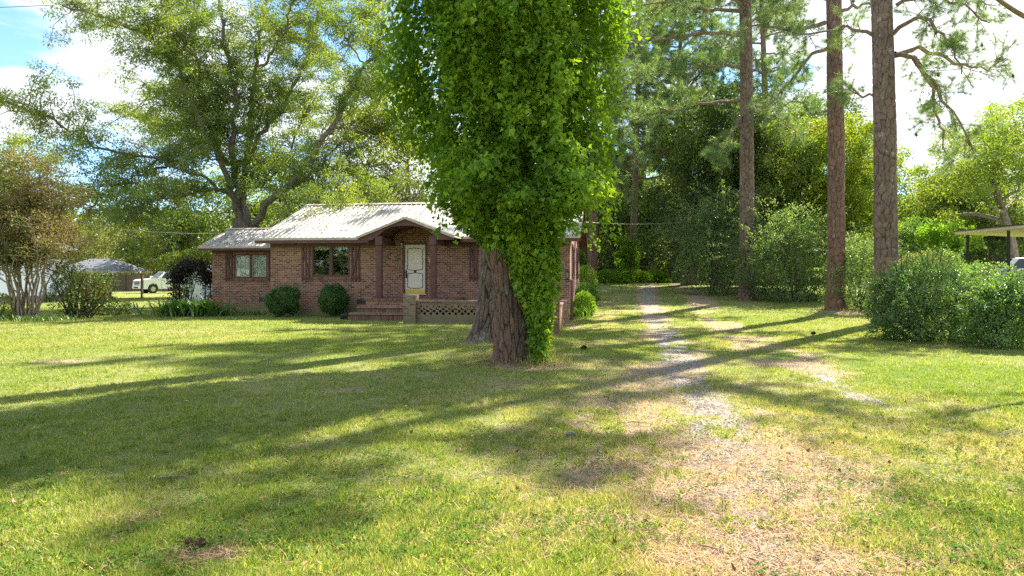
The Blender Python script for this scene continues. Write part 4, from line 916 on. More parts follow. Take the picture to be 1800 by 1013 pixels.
# ------------------------------------------------------------------ big pecan behind the house
YP = 38.
pb = at(425, YP); pec = thing('pecan_tree', 'huge spreading shade tree with many limbs rising behind the left of the house', 'tree', pb)
limbs = [
 ([(425, 400), (415, 330), (408, 260), (412, 180), (400, 90), (385, 0), (375, -120)], .26, 0),
 ([(430, 395), (430, 300), (440, 220), (450, 130), (460, 40), (480, -80)], .24, 3),
 ([(430, 405), (480, 350), (530, 310), (575, 235), (620, 150), (660, 90), (690, 20)], .26, -4),
 ([(415, 370), (395, 290), (350, 220), (310, 110), (250, 60), (180, 30), (110, 10)], .20, -3),
 ([(412, 350), (350, 310), (280, 280), (210, 272), (140, 240), (80, 205), (10, 180)], .11, -5),
 ([(500, 335), (560, 300), (640, 290), (710, 300)], .10, 3),
 ([(428, 300), (455, 240), (500, 180), (540, 110), (560, 20), (570, -60)], .16, 4),
 ([(402, 290), (360, 200), (345, 100), (330, 0), (330, -100)], .14, 4),
 ([(520, 315), (600, 330), (680, 350), (740, 350)], .10, -4),
 ([(575, 235), (640, 210), (720, 180)], .10, 4),
 ([(300, 285), (240, 310), (180, 340), (155, 380)], .09, -3),
 ([(620, 150), (650, 170), (720, 120)], .07, -4),
 ([(412, 180), (360, 120), (300, 40), (260, -40)], .10, -4),
 ([(420, 330), (340, 340), (270, 350), (220, 390)], .10, -5),
 ([(450, 130), (500, 60), (520, -40)], .09, -4),
 ([(430, 330), (455, 330), (500, 290), (520, 230), (560, 160)], .10, 5), ([(560, 300), (590, 250), (660, 230), (700, 240)], .07, 5), ([(480, 350), (540, 350), (590, 370), (640, 385)], .08, -6), ([(640, 110), (600, 60), (640, 20), (670, -30)], .06, 3), ([(400, 240), (380, 200), (300, 190), (250, 150)], .08, 2), ([(395, 290), (330, 250), (300, 220), (230, 200)], .07, 5)]
tb = Tubes(); tb.add(smoothline([pb-Vector((0, 0, .3)), pb+Vector((0, 0, 2)), W(425, 385, YP)], 10), np.linspace(.62, .48, 10), 14)
TWP = []; 
for pts, r0, dy in limbs:
    p3 = np.array(PL(YP, pts, dy)); ln = smoothline(p3, 26, .10); tb.add(ln, np.linspace(r0*.85, .04, 26), 9)
    Lb = np.linalg.norm(np.diff(ln, axis=0), axis=1).sum()
    for q in range(int(Lb*6.2)):
        s_ = rng.uniform(.18, 1.)*25; i0 = min(int(s_), 24); p = ln[i0]+(ln[i0+1]-ln[i0])*(s_-i0); tdir = unit(ln[i0+1]-ln[i0])
        d_ = rdir(1)[0]*1.1+tdir*.55; d_[2] = d_[2]*.75+.05; d_ = unit(d_); l2 = rng.uniform(.9, 3.1)
        e = p+d_*l2-np.array([0, 0, .12*l2]); tw = smoothline([p, p+d_*l2*.5+[0, 0, .12*l2], e], 7, .04); tb.add(tw, np.linspace(.028, .008, 7), 4)
        for s2 in np.linspace(.35, 1.05, int(2+l2*1.7)):
            j = min(int(s2*6), 5); TWP.append(tw[j]+(tw[j+1]-tw[j])*(s2*6-j)+rng.normal(size=3)*.16)
tb.obj('trunk', M['limb'], pec)
TWP = np.array(TWP); pxp = CX+FPX*TWP[:, 0]/TWP[:, 1]; pyp = HY-(TWP[:, 2]-CAMZ)*FPX/TWP[:, 1]
TWP = TWP[~((vnoise(TWP[:, 0]*.33, TWP[:, 2]*.33, 99) < .27) & (rng.random(len(TWP)) < .7))]
P, D, N, r = clumps(TWP, .36, 42, .45, .75)
leafobj('crown', P, D, N, rng.uniform(.10, .19, len(P)), .36, 'rhomb', r, M['pecan'], pec)

def solo(root):
    ch = [o_ for o_ in COL.objects if o_.parent == root]
    if len(ch) != 1: return root
    c = ch[0]; nm = root.name; c.parent = None; c.location = root.location; c.rotation_euler = root.rotation_euler
    for k_ in ('label', 'category', 'group'):
        if k_ in root: c[k_] = root[k_]
    root.name = 'old'; bpy.data.objects.remove(root); c.name = nm; return c
# ------------------------------------------------------------------ other trees
BG = 'background trees'
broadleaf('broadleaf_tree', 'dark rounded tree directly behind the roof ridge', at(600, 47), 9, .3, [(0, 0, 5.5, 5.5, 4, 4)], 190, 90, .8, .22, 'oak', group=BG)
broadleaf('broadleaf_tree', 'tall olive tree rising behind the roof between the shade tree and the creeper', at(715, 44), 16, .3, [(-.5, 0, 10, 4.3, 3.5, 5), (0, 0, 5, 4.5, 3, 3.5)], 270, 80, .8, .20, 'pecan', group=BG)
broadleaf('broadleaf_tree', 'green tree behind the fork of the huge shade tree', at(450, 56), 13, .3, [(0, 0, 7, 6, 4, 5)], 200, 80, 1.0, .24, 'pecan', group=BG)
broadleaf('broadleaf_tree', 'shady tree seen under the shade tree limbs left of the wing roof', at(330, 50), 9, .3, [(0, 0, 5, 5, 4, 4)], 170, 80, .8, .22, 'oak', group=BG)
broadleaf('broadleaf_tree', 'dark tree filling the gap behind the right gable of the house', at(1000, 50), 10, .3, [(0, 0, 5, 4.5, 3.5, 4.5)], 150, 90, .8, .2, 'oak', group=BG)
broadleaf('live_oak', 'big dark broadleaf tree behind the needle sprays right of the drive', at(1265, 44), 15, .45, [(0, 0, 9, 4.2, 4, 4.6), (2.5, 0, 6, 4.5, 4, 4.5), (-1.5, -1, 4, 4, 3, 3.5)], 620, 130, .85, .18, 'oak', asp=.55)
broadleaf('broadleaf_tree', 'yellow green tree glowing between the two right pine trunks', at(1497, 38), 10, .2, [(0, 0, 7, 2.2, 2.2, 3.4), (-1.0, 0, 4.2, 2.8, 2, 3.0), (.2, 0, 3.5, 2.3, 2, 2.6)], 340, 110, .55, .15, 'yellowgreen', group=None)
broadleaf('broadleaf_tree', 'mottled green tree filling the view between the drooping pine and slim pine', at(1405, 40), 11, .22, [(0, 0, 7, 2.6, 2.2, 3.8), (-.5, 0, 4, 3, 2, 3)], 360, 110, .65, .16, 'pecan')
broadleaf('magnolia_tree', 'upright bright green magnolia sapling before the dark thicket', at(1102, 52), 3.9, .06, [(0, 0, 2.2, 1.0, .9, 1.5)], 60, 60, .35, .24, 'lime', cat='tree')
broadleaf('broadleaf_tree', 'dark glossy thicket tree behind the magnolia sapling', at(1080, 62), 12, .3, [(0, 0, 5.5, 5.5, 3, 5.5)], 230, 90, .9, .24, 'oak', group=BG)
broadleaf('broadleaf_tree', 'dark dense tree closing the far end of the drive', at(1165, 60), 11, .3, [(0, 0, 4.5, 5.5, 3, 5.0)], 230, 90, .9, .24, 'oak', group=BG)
broadleaf('broadleaf_tree', 'tall shaded tree seen between the drive end and the house pine', at(1120, 72), 17, .3, [(0, 0, 9, 7, 4, 6)], 240, 80, 1.2, .3, 'pecan', group=BG)
# right side
tr_ = broadleaf('broadleaf_tree', 'leaning tree with dark limbs behind the cream carport', at(1790, 40), 13, .32, [(-1.5, 0, 8, 3.6, 3, 2.8), (-3.5, 0, 6.0, 3.3, 2.5, 1.8), (2, 0, 9, 4, 3, 4)], 260, 75, .6, .17, 'pecan', lean=(-1.5, 0), trunk_top=.5)
broadleaf('broadleaf_tree', 'pale olive tree beyond the utility pole', at(1655, 62), 9.5, .2, [(0, 0, 5.2, 4.2, 3, 4)], 140, 70, .8, .24, 'olive', group=BG)
broadleaf('broadleaf_tree', 'hazy green tree beyond the glossy shrub beside the thickest pine', at(1605, 66), 9, .2, [(0, 0, 5, 3.6, 3, 3.6)], 110, 70, .8, .24, 'pecan', group=BG)
broadleaf('broadleaf_tree', 'round blue green tree left of the carport', at(1618, 46), 4.6, .12, [(0, 0, 2.9, 1.8, 1.5, 1.7)], 80, 70, .45, .18, 'glossy')
broadleaf('broadleaf_tree', 'bright lime sapling beside the carport roof corner', at(1665, 36), 4.5, .07, [(0, 0, 3., 1.5, 1.2, 1.3)], 60, 60, .38, .17, 'lime')
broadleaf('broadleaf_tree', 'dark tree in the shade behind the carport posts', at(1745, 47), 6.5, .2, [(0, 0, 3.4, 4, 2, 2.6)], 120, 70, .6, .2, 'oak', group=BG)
broadleaf('broadleaf_tree', 'tall airy green tree high above the carport roof', at(1760, 52), 15, .3, [(0, 0, 9.5, 5, 3, 4.5), (-3, 0, 6, 3.5, 3, 3)], 330, 80, .75, .2, 'pecan', group=BG)
broadleaf('broadleaf_tree', 'mid height green tree seen between the thickest pine and the carport', at(1660, 54), 9, .2, [(0, 0, 5.5, 4.2, 3, 3.6)], 200, 80, .75, .2, 'pecan', group=BG)
broadleaf('broadleaf_tree', 'tall leafy tree behind the mottled green tree and slim pine', at(1420, 60), 19, .35, [(0, 0, 11, 6, 4, 6)], 330, 80, 1.0, .26, 'oak', group=BG)
broadleaf('broadleaf_tree', 'pale tree filling the gap behind the yellow green tree', at(1530, 58), 14, .3, [(0, 0, 7.5, 4, 3, 5.5)], 230, 80, .8, .22, 'pecan', group=BG)
# left side
broadleaf('broadleaf_tree', 'tawny olive tree behind the open shelter', at(235, 78), 9.5, .2, [(0, 0, 5.2, 5.2, 3, 4.4)], 170, 75, .9, .26, 'olive', group=BG)
broadleaf('broadleaf_tree', 'small vivid lime tree beyond the white pickup', at(268, 92), 8.5, .15, [(0, 0, 5.5, 2.2, 2, 2.8)], 60, 70, .7, .28, 'lime', group=None)
broadleaf('broadleaf_tree', 'muted green tree behind the pickup and garden arch', at(315, 82), 8, .2, [(0, 0, 4.6, 4.5, 3, 3.8)], 130, 75, .8, .26, 'pecan', group=BG)
broadleaf('broadleaf_tree', 'olive tree beyond the shelter roof on the far left', at(120, 70), 10, .2, [(0, 0, 5.6, 5, 3, 4.8)], 150, 75, .9, .26, 'olive', group=BG)
broadleaf('broadleaf_tree', 'dark broadleaf tree overhanging the pale blue house at the left edge', at(20, 40), 10, .25, [(0, 0, 7, 3.5, 2.5, 3.0)], 170, 80, .6, .17, 'pecan', group=None)
# crape myrtle, many stems
cb_ = at(48, 25.6); cmr = thing('crape_myrtle', 'many stemmed crape myrtle with thin rusty crown at the left edge', 'tree', cb_)
tb = Tubes(); TWP = []
for k in range(24):
    a = rng.random()*6.28; sp = rng.uniform(.3, 2.6); H = rng.uniform(4.2, 7.2)-.5*sp; f0 = np.array(cb_)+[math.cos(a)*.3, math.sin(a)*.25, -.1]
    e = np.array(cb_)+[math.cos(a)*sp, math.sin(a)*sp*.8, H]; ln = smoothline([f0, f0+(e-f0)*[.25, .25, .35]+rng.normal(size=3)*.12, f0+(e-f0)*[.6, .6, .7]+rng.normal(size=3)*.15, e], 14, .05); tb.add(ln, np.linspace(.036, .010, 14), 6)
    for q in range(34):
        s_ = rng.uniform(.42, 1.)*13; i0 = min(int(s_), 12); p = ln[i0]+(ln[i0+1]-ln[i0])*(s_-i0); d_ = rdir(1)[0]; d_[2] = abs(d_[2])*.6; l2 = rng.uniform(.4, 1.3); e2 = p+d_*l2
        tw = smoothline([p, (p+e2)/2+[0, 0, .08], e2], 5, .03); tb.add(tw, np.linspace(.012, .004, 5), 4); TWP += [tw[2], tw[3], tw[4]]
tb.obj('trunk', M['stem'], cmr)
P, D, N, r = clumps(np.array(TWP), .28, 17, .2, .8); leafobj('crown', P, D, N, rng.uniform(.05, .12, len(P)), .5, 'rhomb', r, M['dry'], cmr)
shrub('shrub', 'twiggy dark shrub right of the crape myrtle', at(133, 26.6), [(0, 0, .95, 1.1, .9, .9), (.7, .2, 1.3, .9, .7, .7), (-.3, 0, 1.7, .7, .6, .5)], 4600, .10, 'oak', stemn=38, shell=.5, stem='darkstem')
shrub('shrub', 'low dark green shrub in front of the open shelter', at(195, 28.5), [(0, 0, .3, .8, .6, .42)], 1800, .1, 'oak', stemn=5)
shrub('shrub', 'small green shrub at the far left edge of the lawn', at(2, 25.5), [(0, 0, .4, .7, .6, .55)], 1800, .1, 'pecan', stemn=5)
# shrubs on the right
shrub('arching_shrub', 'large silvery green arching shrub between the drooping pine and slim pine', at(1395, 33.5), [(0, 0, 2.2, 2.0, 1.5, 2.2), (-1.2, .3, 1.6, 1.5, 1.3, 1.6), (1.3, .4, 1.7, 1.5, 1.3, 1.7)], 26000, .105, 'silver', shoots=200, shoot_len=2.0, stemn=12, lump=.7)
shrub('arching_shrub', 'dark arching shrub hanging over the drive left of the drooping pine', at(1262, 37.5), [(0, 0, 2.0, 2.0, 1.5, 2.0), (.5, .3, 3.6, 2.0, 1.5, 1.8), (-.5, .2, 3.0, 1.5, 1.3, 1.6)], 26000, .11, 'silver', shoots=210, shoot_len=2.2, stemn=10, lump=.7)
shrub('arching_shrub', 'silvery shrub filling the gap between slim pine and thickest pine', at(1515, 28.5), [(0, 0, 1.2, 1.35, 1.0, 1.3), (.2, .5, 2.2, 1.1, 1.0, .9)], 13000, .09, 'silver', shoots=90, shoot_len=1.2, stemn=8, lump=.6)
shrub('glossy_shrub', 'broad glossy dark green shrub at the foot of the thickest pine', at(1648, 16.9), [(0, 0, .85, 1.15, .9, .95), (-.85, .1, .6, .75, .7, .7), (.75, .1, .8, .8, .7, .85), (.2, .5, 1.35, 1.1, .8, .75), (-.5, .6, 1.15, .8, .7, .6)], 40000, .062, 'glossy', shoots=170, shoot_len=.6, stemn=22, asp=.55, lump=.8)
shrub('glossy_shrub', 'smaller round glossy shrub at the right edge of the lawn', at(1752, 15.2), [(0, 0, .65, .62, .55, .72), (.5, .1, .75, .55, .5, .75), (.15, .2, 1.0, .5, .45, .45)], 20000, .06, 'glossy', shoots=100, shoot_len=.5, stemn=14, asp=.55, lump=.8)
shrub('shrub', 'reddish olive shrub behind the glossy shrub by the carport', at(1635, 24.5), [(0, 0, 1.3, 1.7, .9, 1.2), (1.6, 0, 1.0, 1.2, .9, 1.1)], 9000, .10, 'olive', stemn=8)
shrub('shrub', 'pale green hedge mass in front of the carport', at(1735, 22), [(0, 0, 1.0, 1.5, .8, 1.0), (1.4, 0, .9, 1.0, .8, .9)], 9000, .09, 'silver', stemn=8)
# yellow-green ground cover at the back
for px, Y, w_, lab in ((1072, 49, 1.3, 'bright yellow green fern patch beside the rear house pine'), (1112, 50, 1.4, 'bright yellow green fern patch in the middle of the drive end'), (1150, 51, 1.1, 'bright yellow green fern patch left of the thick dark trunk')):
    shrub('fern_patch', lab, at(px, Y), [(0, 0, .25, w_, .8, .65)], 3200, .2, 'lime', cat='ferns', group='fern patches at the end of the drive', stemn=4, asp=.35)
# beside the house, right
for px, Y, e, mt, lab in ((1026, 27.2, (0, 0, .4, .42, .5, .5), 'lime', 'light green daylily clump beside the right house wall'), (1030, 31, (0, 0, .45, .55, .6, .55), 'box', 'dark low bush at the right house wall behind the daylilies'), (1030, 37.5, (0, 0, .7, .6, .6, .9), 'lime', 'bright green bush beside the rear corner of the house')):
    shrub('bush', lab, at(px, Y), [e], 2200, .12, mt, cat='bush', stemn=4, asp=.3)
shrub('shrub', 'leafy shrub in the garden bed behind the creeper covered pine', (HW(-1.3, -4.6).x, HW(-1.3, -4.6).y, 0), [(0, 0, .95, .75, .6, .95), (.45, .1, 1.5, .45, .4, .7)], 5200, .10, 'pecan', stemn=8)
# clipped round bushes
for px, e, lab in ((497, 0, 'round clipped bush below the left front window, nearer the wing'), (587, 1, 'round clipped bush below the main window, nearer the steps')):
    Yb = 27.1; bb = at(px, Yb); rb = thing('clipped_bush', lab, 'bush', bb, 0, 'clipped round bushes'); n = 9000; d = rdir(n); q = (rng.random((n, 1))**.10)
    rx, rz2 = (.64, .55) if e == 0 else (.57, .55)
    P = np.array(bb)+[0, 0, .66]+d*q*[rx, rx, rz2]*(1+.6*(fbm(d[:, 0:1]*3+5, d[:, 2:3]*3+d[:, 1:2]*2, 3+e, 2)-.5)); D = d*.7+rdir(n)*.7; N = d+rdir(n)*.6
    q = np.concatenate([np.array(bb)+[dx_, 0, .95]+np.outer(rng.random(40), [.25*sg_, -.1, .38])+rng.normal(size=(40, 3))*.03 for dx_, sg_ in ((.45, 1.), (-.2, -.5), (.1, .3))]); P = np.vstack([P, q]); D = np.vstack([D, rdir(len(q))]); N = np.vstack([N, rdir(len(q))]); n = len(P)
    leafobj('foliage', P, D, N, rng.uniform(.04, .085, n), .55, 'rhomb', rng.random(n), M['box'], rb)
    if e == 0:
        pass
    tb = Tubes()
    for k in range(6): a = k*1.05; tb.add(smoothline([np.array(bb)+[.03*math.cos(a), .03*math.sin(a), -.05], np.array(bb)+[.06*math.cos(a), .06*math.sin(a), .2], np.array(bb)+[.3*math.cos(a), .3*math.sin(a), .5]], 6), np.linspace(.03, .015, 6), 6)
    tb.obj('stem', M['stem'], rb)
# strap-leaved clump, weeds, garden arch
def straps(name, label, base, n, L, wd, mat, sx, sy, cat='plant', group=None, flowers=0, upr=.8):
    root = thing(name, label, cat, base, 0, group); V = []; F = []; rn = []
    for k in range(n):
        x, y = rng.normal()*sx, rng.normal()*sy; a = rng.random()*6.28; l = L*rng.uniform(.6, 1.15); w = wd*rng.uniform(.7, 1.2); u_ = np.array([math.cos(a), math.sin(a)]); s_ = np.array([-u_[1], u_[0]]); r0 = rng.random(); out = rng.uniform(.3, 1.)
        n0 = len(V)
        for i, (t_, ww) in enumerate(((0, .5), (.3, 1), (.6, .9), (.85, .5), (1., .05))):
            d_ = out*l*t_**1.4; h = l*upr*(t_*1.25-.55*out*t_**2.5)
            for sg in (-1, 1): V.append((x+u_[0]*d_+s_[0]*sg*w*ww/2, y+u_[1]*d_+s_[1]*sg*w*ww/2, h)); rn.append(r0)
        F += [(n0+2*i, n0+2*i+1, n0+2*i+3, n0+2*i+2) for i in range(4)]
    meshobj('leaves', V, F, M[mat], root, attrs={'rnd': rn})
    if flowers:
        P = rng.normal(size=(flowers*14, 3))*[.05, .05, .09]+np.repeat(np.stack([rng.uniform(.6, 1.6, flowers), rng.uniform(-1.0, -.2, flowers), rng.uniform(.45, .7, flowers)], -1), 14, 0)+np.array(root.location)
        leafobj('flowers', P, rdir(len(P)), rdir(len(P)), .09, .6, 'rhomb', rng.random(len(P)), M['red'], root)
    return solo(root)
straps('ginger_lily', 'spreading clump of long strap leaves with red flowers at the wing corner', at(338, 27.8), 430, 1.15, .08, 'fern', .72, .30, flowers=3, upr=.62)
straps('weed_clump', 'tufted weeds along the foot of the wing wall', at(430, 28.6), 260, .28, .025, 'fern', .7, .25, group='weed clumps along the house base')
straps('weed_clump', 'sparse weeds at the base of the wall left of the bushes', at(465, 28.3), 120, .2, .025, 'fern', .5, .15, group='weed clumps along the house base')
straps('weed_clump', 'grassy weeds fringing the crape myrtle stems', at(45, 24.6), 420, .30, .022, 'fern', 1.2, .4, group=None)
straps('daylily', 'strap leaved daylily clump beside the low sunlit wall', at(1012, 26.8), 160, .6, .04, 'lime', .25, .5)
ar0 = at(338, 32.5); arb = thing('garden_arch', 'dark vine smothered garden arch beside the wing', 'garden arch', ar0)
f = MB(); pv = None; 
for yy in (-.3, .3):
    pts = [(-.75, yy, 0), (-.75, yy, 1.3)]+[(-.75*math.cos(t_), yy, 1.3+.85*math.sin(t_)) for t_ in np.linspace(0, math.pi, 12)[1:-1]]+[(.75, yy, 1.3), (.75, yy, 0)]
    for a, b in zip(pts[:-1], pts[1:]): f.bar(a, b, .04)
f.obj('arch_frame', M['blackmetal'], arb)
th = rng.uniform(-.35, math.pi+.35, 5200); rr = rng.normal(size=5200)*.20
P = np.stack([-(.80+rr)*np.cos(np.clip(th, 0, math.pi)), rng.normal(size=5200)*.28, np.where(th < 0, 1.3+th*3.6, np.where(th > math.pi, 1.3-(th-math.pi)*3.6, 1.3+(.85+rr)*np.sin(np.clip(th, 0, math.pi))))], -1)+np.array(ar0)
P[:, 2] = np.maximum(P[:, 2], ar0.z+.05)
leafobj('vine', P, rdir(5200), rdir(5200), rng.uniform(.07, .14, 5200), .55, 'rhomb', rng.random(5200), M['purple'], arb)
shrub('shrub', 'leafy bush between the pickup and the garden arch', at(322, 33.6), [(0, 0, 1.5, .45, .5, .9), (-.35, 0, 2.3, .9, .7, .5), (.5, .2, 2.5, .9, .6, .45)], 5200, .12, 'pecan', stemn=8)

for px, Y, e, mt, lab in ((1075, 66, 5, 'oak', 'dark undergrowth behind the fern patches'), (1160, 62, 5, 'oak', 'dark undergrowth behind the thick dark trunk'), (1240, 54, 4.5, 'oak', 'dark undergrowth right of the thick dark trunk'), (1345, 48, 4.5, 'pecan', 'undergrowth behind the largest arching shrub'), (1450, 48, 4.5, 'pecan', 'undergrowth behind the slim pine'), (1560, 52, 5, 'pecan', 'undergrowth behind the thickest right pine'), (1680, 56, 5, 'oak', 'undergrowth behind the carport corner'), (1010, 64, 4, 'oak', 'undergrowth seen past the rear house corner'), (1790, 54, 4.5, 'oak', 'undergrowth behind the parked car')):
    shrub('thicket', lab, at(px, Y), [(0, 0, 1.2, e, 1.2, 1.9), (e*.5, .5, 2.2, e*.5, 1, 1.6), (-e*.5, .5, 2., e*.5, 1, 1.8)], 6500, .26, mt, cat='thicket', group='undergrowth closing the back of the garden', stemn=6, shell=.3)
# far wood as one mass
n = 80000; X = rng.uniform(-115, 120, n); Yw = rng.uniform(98, 128, n); hgt = 8.5+4.5*fbm(X*.07, Yw*0+3, 61, 3)*1.4+3*(fbm(X*.35, Yw*.1, 62, 2)-.5)
hgt = hgt+np.where(np.abs(X-22) < 30, 3, 0); zz = rng.random(n)**1.15*hgt+gz(X, Yw); P = np.stack([X, Yw, zz], -1)
D = rdir(n); N = rdir(n)*.8; N[:, 2] += .5; N[:, 1] -= .4
o = leafobj('far_wood', P, D, N, rng.uniform(.5, 1.15, n), .6, 'rhomb', np.clip(.6*fbm(X*.22, zz*.3, 5, 3)+.4*rng.random(n), 0, 1), M['far']); tag(o, 'far band of mixed green and tawny woodland along the horizon', 'woodland', kind='stuff')

n = 16000; X = rng.uniform(-60, 60, n); Yw = rng.uniform(-42, -30, n); hgt = 9+5*fbm(X*.09, Yw*0+3, 66, 3)
P = np.stack([X, Yw, rng.random(n)*hgt], -1)
o = leafobj('roadside_wood', P, rdir(n), rdir(n), rng.uniform(.7, 1.6, n), .6, 'rhomb', rng.random(n), M['oak']); tag(o, 'dark roadside trees across the way, seen mirrored in the window panes', 'woodland', kind='stuff')

# ------------------------------------------------------------------ left background buildings, fence, pickup
bh = at(20, 38); hb = thing('siding_house', 'pale blue siding house half hidden behind the crape myrtle', 'house', (bh.x-4.6, 38, 0), R(4))
f = MB(); f.box(-4, 3.6, 0, 7, -.1, .45); f.obj('foundation', M['dark_in'], hb)
f = MB()
for k in range(17): f.box(-4, 3.6, -.02-.012*(k % 2 == 0)*0, 7, .453+k*.17, .453+k*.17+.166)
for k in range(17): f.add([(-4, -.045, .453+k*.17), (3.6, -.045, .453+k*.17), (3.6, -.022, .453+k*.17+.166), (-4, -.022, .453+k*.17+.166)], [(0, 1, 2, 3)])
f.obj('wall', M['siding'], hb)
f = MB(); f.prism([(-4.4, 3.3), (4.0, 3.3), (4.0, 3.42), (-.2, 5.2), (-4.4, 3.42)], -.45, 7.4); f.obj('roof', M['shingle'], hb)
f = MB(); f.box(-1., 0.1, -.09, -.05, 1.3, 2.6); wo_ = f.obj('window', M['white'], hb); f = MB(); f.box(-.93, .03, -.1, -.092, 1.37, 2.53); f.obj('pane', M['carglass'], wo_)
sh0 = at(173, 50); shl = thing('open_shelter', 'open sided shelter with grey hipped roof and orange board', 'shelter', (sh0.x, 50, sh0.z), R(-6))
f = MB(); a = 2.6; f.add([(-a, -1.6, 2.0), (a, -1.6, 2.0), (a, 2.4, 2.0), (-a, 2.4, 2.0), (-1.0, .4, 2.95), (.9, .4, 2.95)], [(0, 1, 5, 4), (1, 2, 5), (2, 3, 4, 5), (3, 0, 4), (0, 3, 2, 1)]); f.obj('roof', M['shingle'], shl)
f = MB(); f.box(-a, a, -1.62, -1.602, 1.88, 2.02); f.box(a+.002, a+.02, -1.6, 2.4, 1.88, 2.02); f.obj('fascia', M['canopy'], shl)
for x, y in ((1.95, -1.4), (1.9, 2.2), (-2.4, -1.4), (-2.4, 2.2)):
    f = MB(); f.box(x-.07, x+.07, y-.07, y+.07, -.1, 1.997); f.obj('post', M['post'], shl)
f = MB(); f.box(-.1, 1.75, -1.3, -1.24, .08, 1.2); f.box(-.1, 1.75, -1.31, -1.301, .62, .68); f.obj('orange_board', M['orange'], shl)
st = thing('brick_pile', 'heap of broken red bricks beside the open shelter', 'brick pile', at(160, 47), 0)
f = MB()
for k in range(90):
    x, y = rng.normal()*.8, rng.normal()*.4; z_ = max(0, .35-.25*abs(x))*rng.random(); a = rng.random()*3; f.bar((x-.1*math.cos(a), y-.1*math.sin(a), z_), (x+.1*math.cos(a), y+.1*math.sin(a), z_+.05*rng.random()), .1, .065)
f.obj('bricks', M['orange'], st)
fc0 = at(200, 76); fen = thing('wooden_fence', 'weathered grey brown board fence behind the pickup', 'fence', (fc0.x-6, 76, fc0.z), 0)
f = MB()
for k in range(115): h = 1.85+.04*rng.random(); f.box(k*.16, k*.16+.148, 0, .02, 0, h)
f.obj('boards', M['fencewood'], fen)
for k in range(8):
    f = MB(); f.box(k*2.4+.02, k*2.4+.14, -.14, -.02, 0, 2.05); f.obj('fence_post', M['fencewood'], fen)
shd0 = at(353, 45); sh2 = thing('storage_shed', 'pale blue shed glimpsed through the vine arch', 'shed', (shd0.x, 45, 0), R(-10))
f = MB(); f.box(-1.3, .9, 0, 2, 0, 1.95); f.obj('wall', M['bluetarp'], sh2)
f = MB(); f.add([(-1.45, -.15, 1.93), (1.05, -.15, 1.93), (1.05, 1, 2.35), (-1.45, 1, 2.35), (1.05, 2.15, 1.93), (-1.45, 2.15, 1.93), (-1.45, -.15, 1.98), (1.05, -.15, 1.98), (1.05, 1, 2.42), (-1.45, 1, 2.42), (1.05, 2.15, 1.98), (-1.45, 2.15, 1.98)],
      [(0, 3, 2, 1), (3, 5, 4, 2), (6, 7, 8, 9), (9, 8, 10, 11), (0, 1, 7, 6), (5, 11, 10, 4), (1, 2, 8, 7), (2, 4, 10, 8), (0, 6, 9, 3), (3, 9, 11, 5)]); f.obj('roof', M['shingle'], sh2)
f = MB(); f.box(-1.3, .9, -.03, -.003, .95, 1.03); f.box(-.9, .1, -.025, -.003, 0, .94); f.obj('door', M['white'], sh2)

def vehicle(root, L, W_, prof, cabin, wheels, wr, glass, mat, extras):
    """prof: side outline of the lower body (x,z); cabin: 8-corner taper list"""
    f = MB(); n = len(prof); h = W_/2
    V = [(x, -h, z) for x, z in prof]+[(x, h, z) for x, z in prof]
    f.add(V, [(i, (i+1) % n, n+(i+1) % n, n+i) for i in range(n)]+[tuple(range(n)), tuple(range(n, 2*n))[::-1]]); body = f.obj('body', mat, root, .04)
    cx0, cx1, tx0, tx1, z0, z1, ins = cabin
    f = MB(); f.add([(cx0, -h+.03, z0), (cx1, -h+.03, z0), (cx1, h-.03, z0), (cx0, h-.03, z0), (tx0, -h+ins, z1), (tx1, -h+ins, z1), (tx1, h-ins, z1), (tx0, h-ins, z1)],
          [(0, 3, 2, 1), (4, 5, 6, 7), (0, 1, 5, 4), (1, 2, 6, 5), (2, 3, 7, 6), (3, 0, 4, 7)]); f.obj('cab', mat, root, .05)
    def q(p0, p1, p2, p3, e=.012):
        m_ = [Vector(p) for p in (p0, p1, p2, p3)]; nn_ = (m_[1]-m_[0]).cross(m_[2]-m_[0]).normalized()*e; c = sum(m_, Vector())/4
        m_ = [c+(p-c)*.86 for p in m_]; g = MB(); g.add([p+nn_ for p in m_]+[p-nn_*3 for p in m_], [(0, 1, 2, 3), (7, 6, 5, 4), (0, 4, 5, 1), (1, 5, 6, 2), (2, 6, 7, 3), (3, 7, 4, 0)]); return g
    c = [(cx0, -h+.03, z0), (cx1, -h+.03, z0), (cx1, h-.03, z0), (cx0, h-.03, z0), (tx0, -h+ins, z1), (tx1, -h+ins, z1), (tx1, h-ins, z1), (tx0, h-ins, z1)]
    q(c[3], c[0], c[4], c[7]).obj('windscreen', M['carglass'], root)
    q(c[1], c[2], c[6], c[5]).obj('rear_window', M['carglass'], root)
    for lo_i, hi_i, flip in (((0, 1), (4, 5), False), ((3, 2), (7, 6), True)):
        for a, b in glass:
            P0 = Vector(c[lo_i[0]]).lerp(Vector(c[lo_i[1]]), a); P1 = Vector(c[lo_i[0]]).lerp(Vector(c[lo_i[1]]), b); P2 = Vector(c[hi_i[0]]).lerp(Vector(c[hi_i[1]]), b); P3 = Vector(c[hi_i[0]]).lerp(Vector(c[hi_i[1]]), a)
            (q(P0, P1, P2, P3) if not flip else q(P1, P0, P3, P2)).obj('side_window', M['carglass'], root)
    for x in wheels:
        for s_ in (-1, 1):
            f = MB(); f.cyl((x, s_*(h-.24), wr), (x, s_*(h+.015), wr), wr, wr, 26); wq = f.obj('wheel', M['rubber'], root)
            f = MB(); f.cyl((x, s_*(h-.02), wr), (x, s_*(h+.03), wr), wr*.62, wr*.55, 10); f.obj('rim', M['chrome'], wq)
    extras(h)
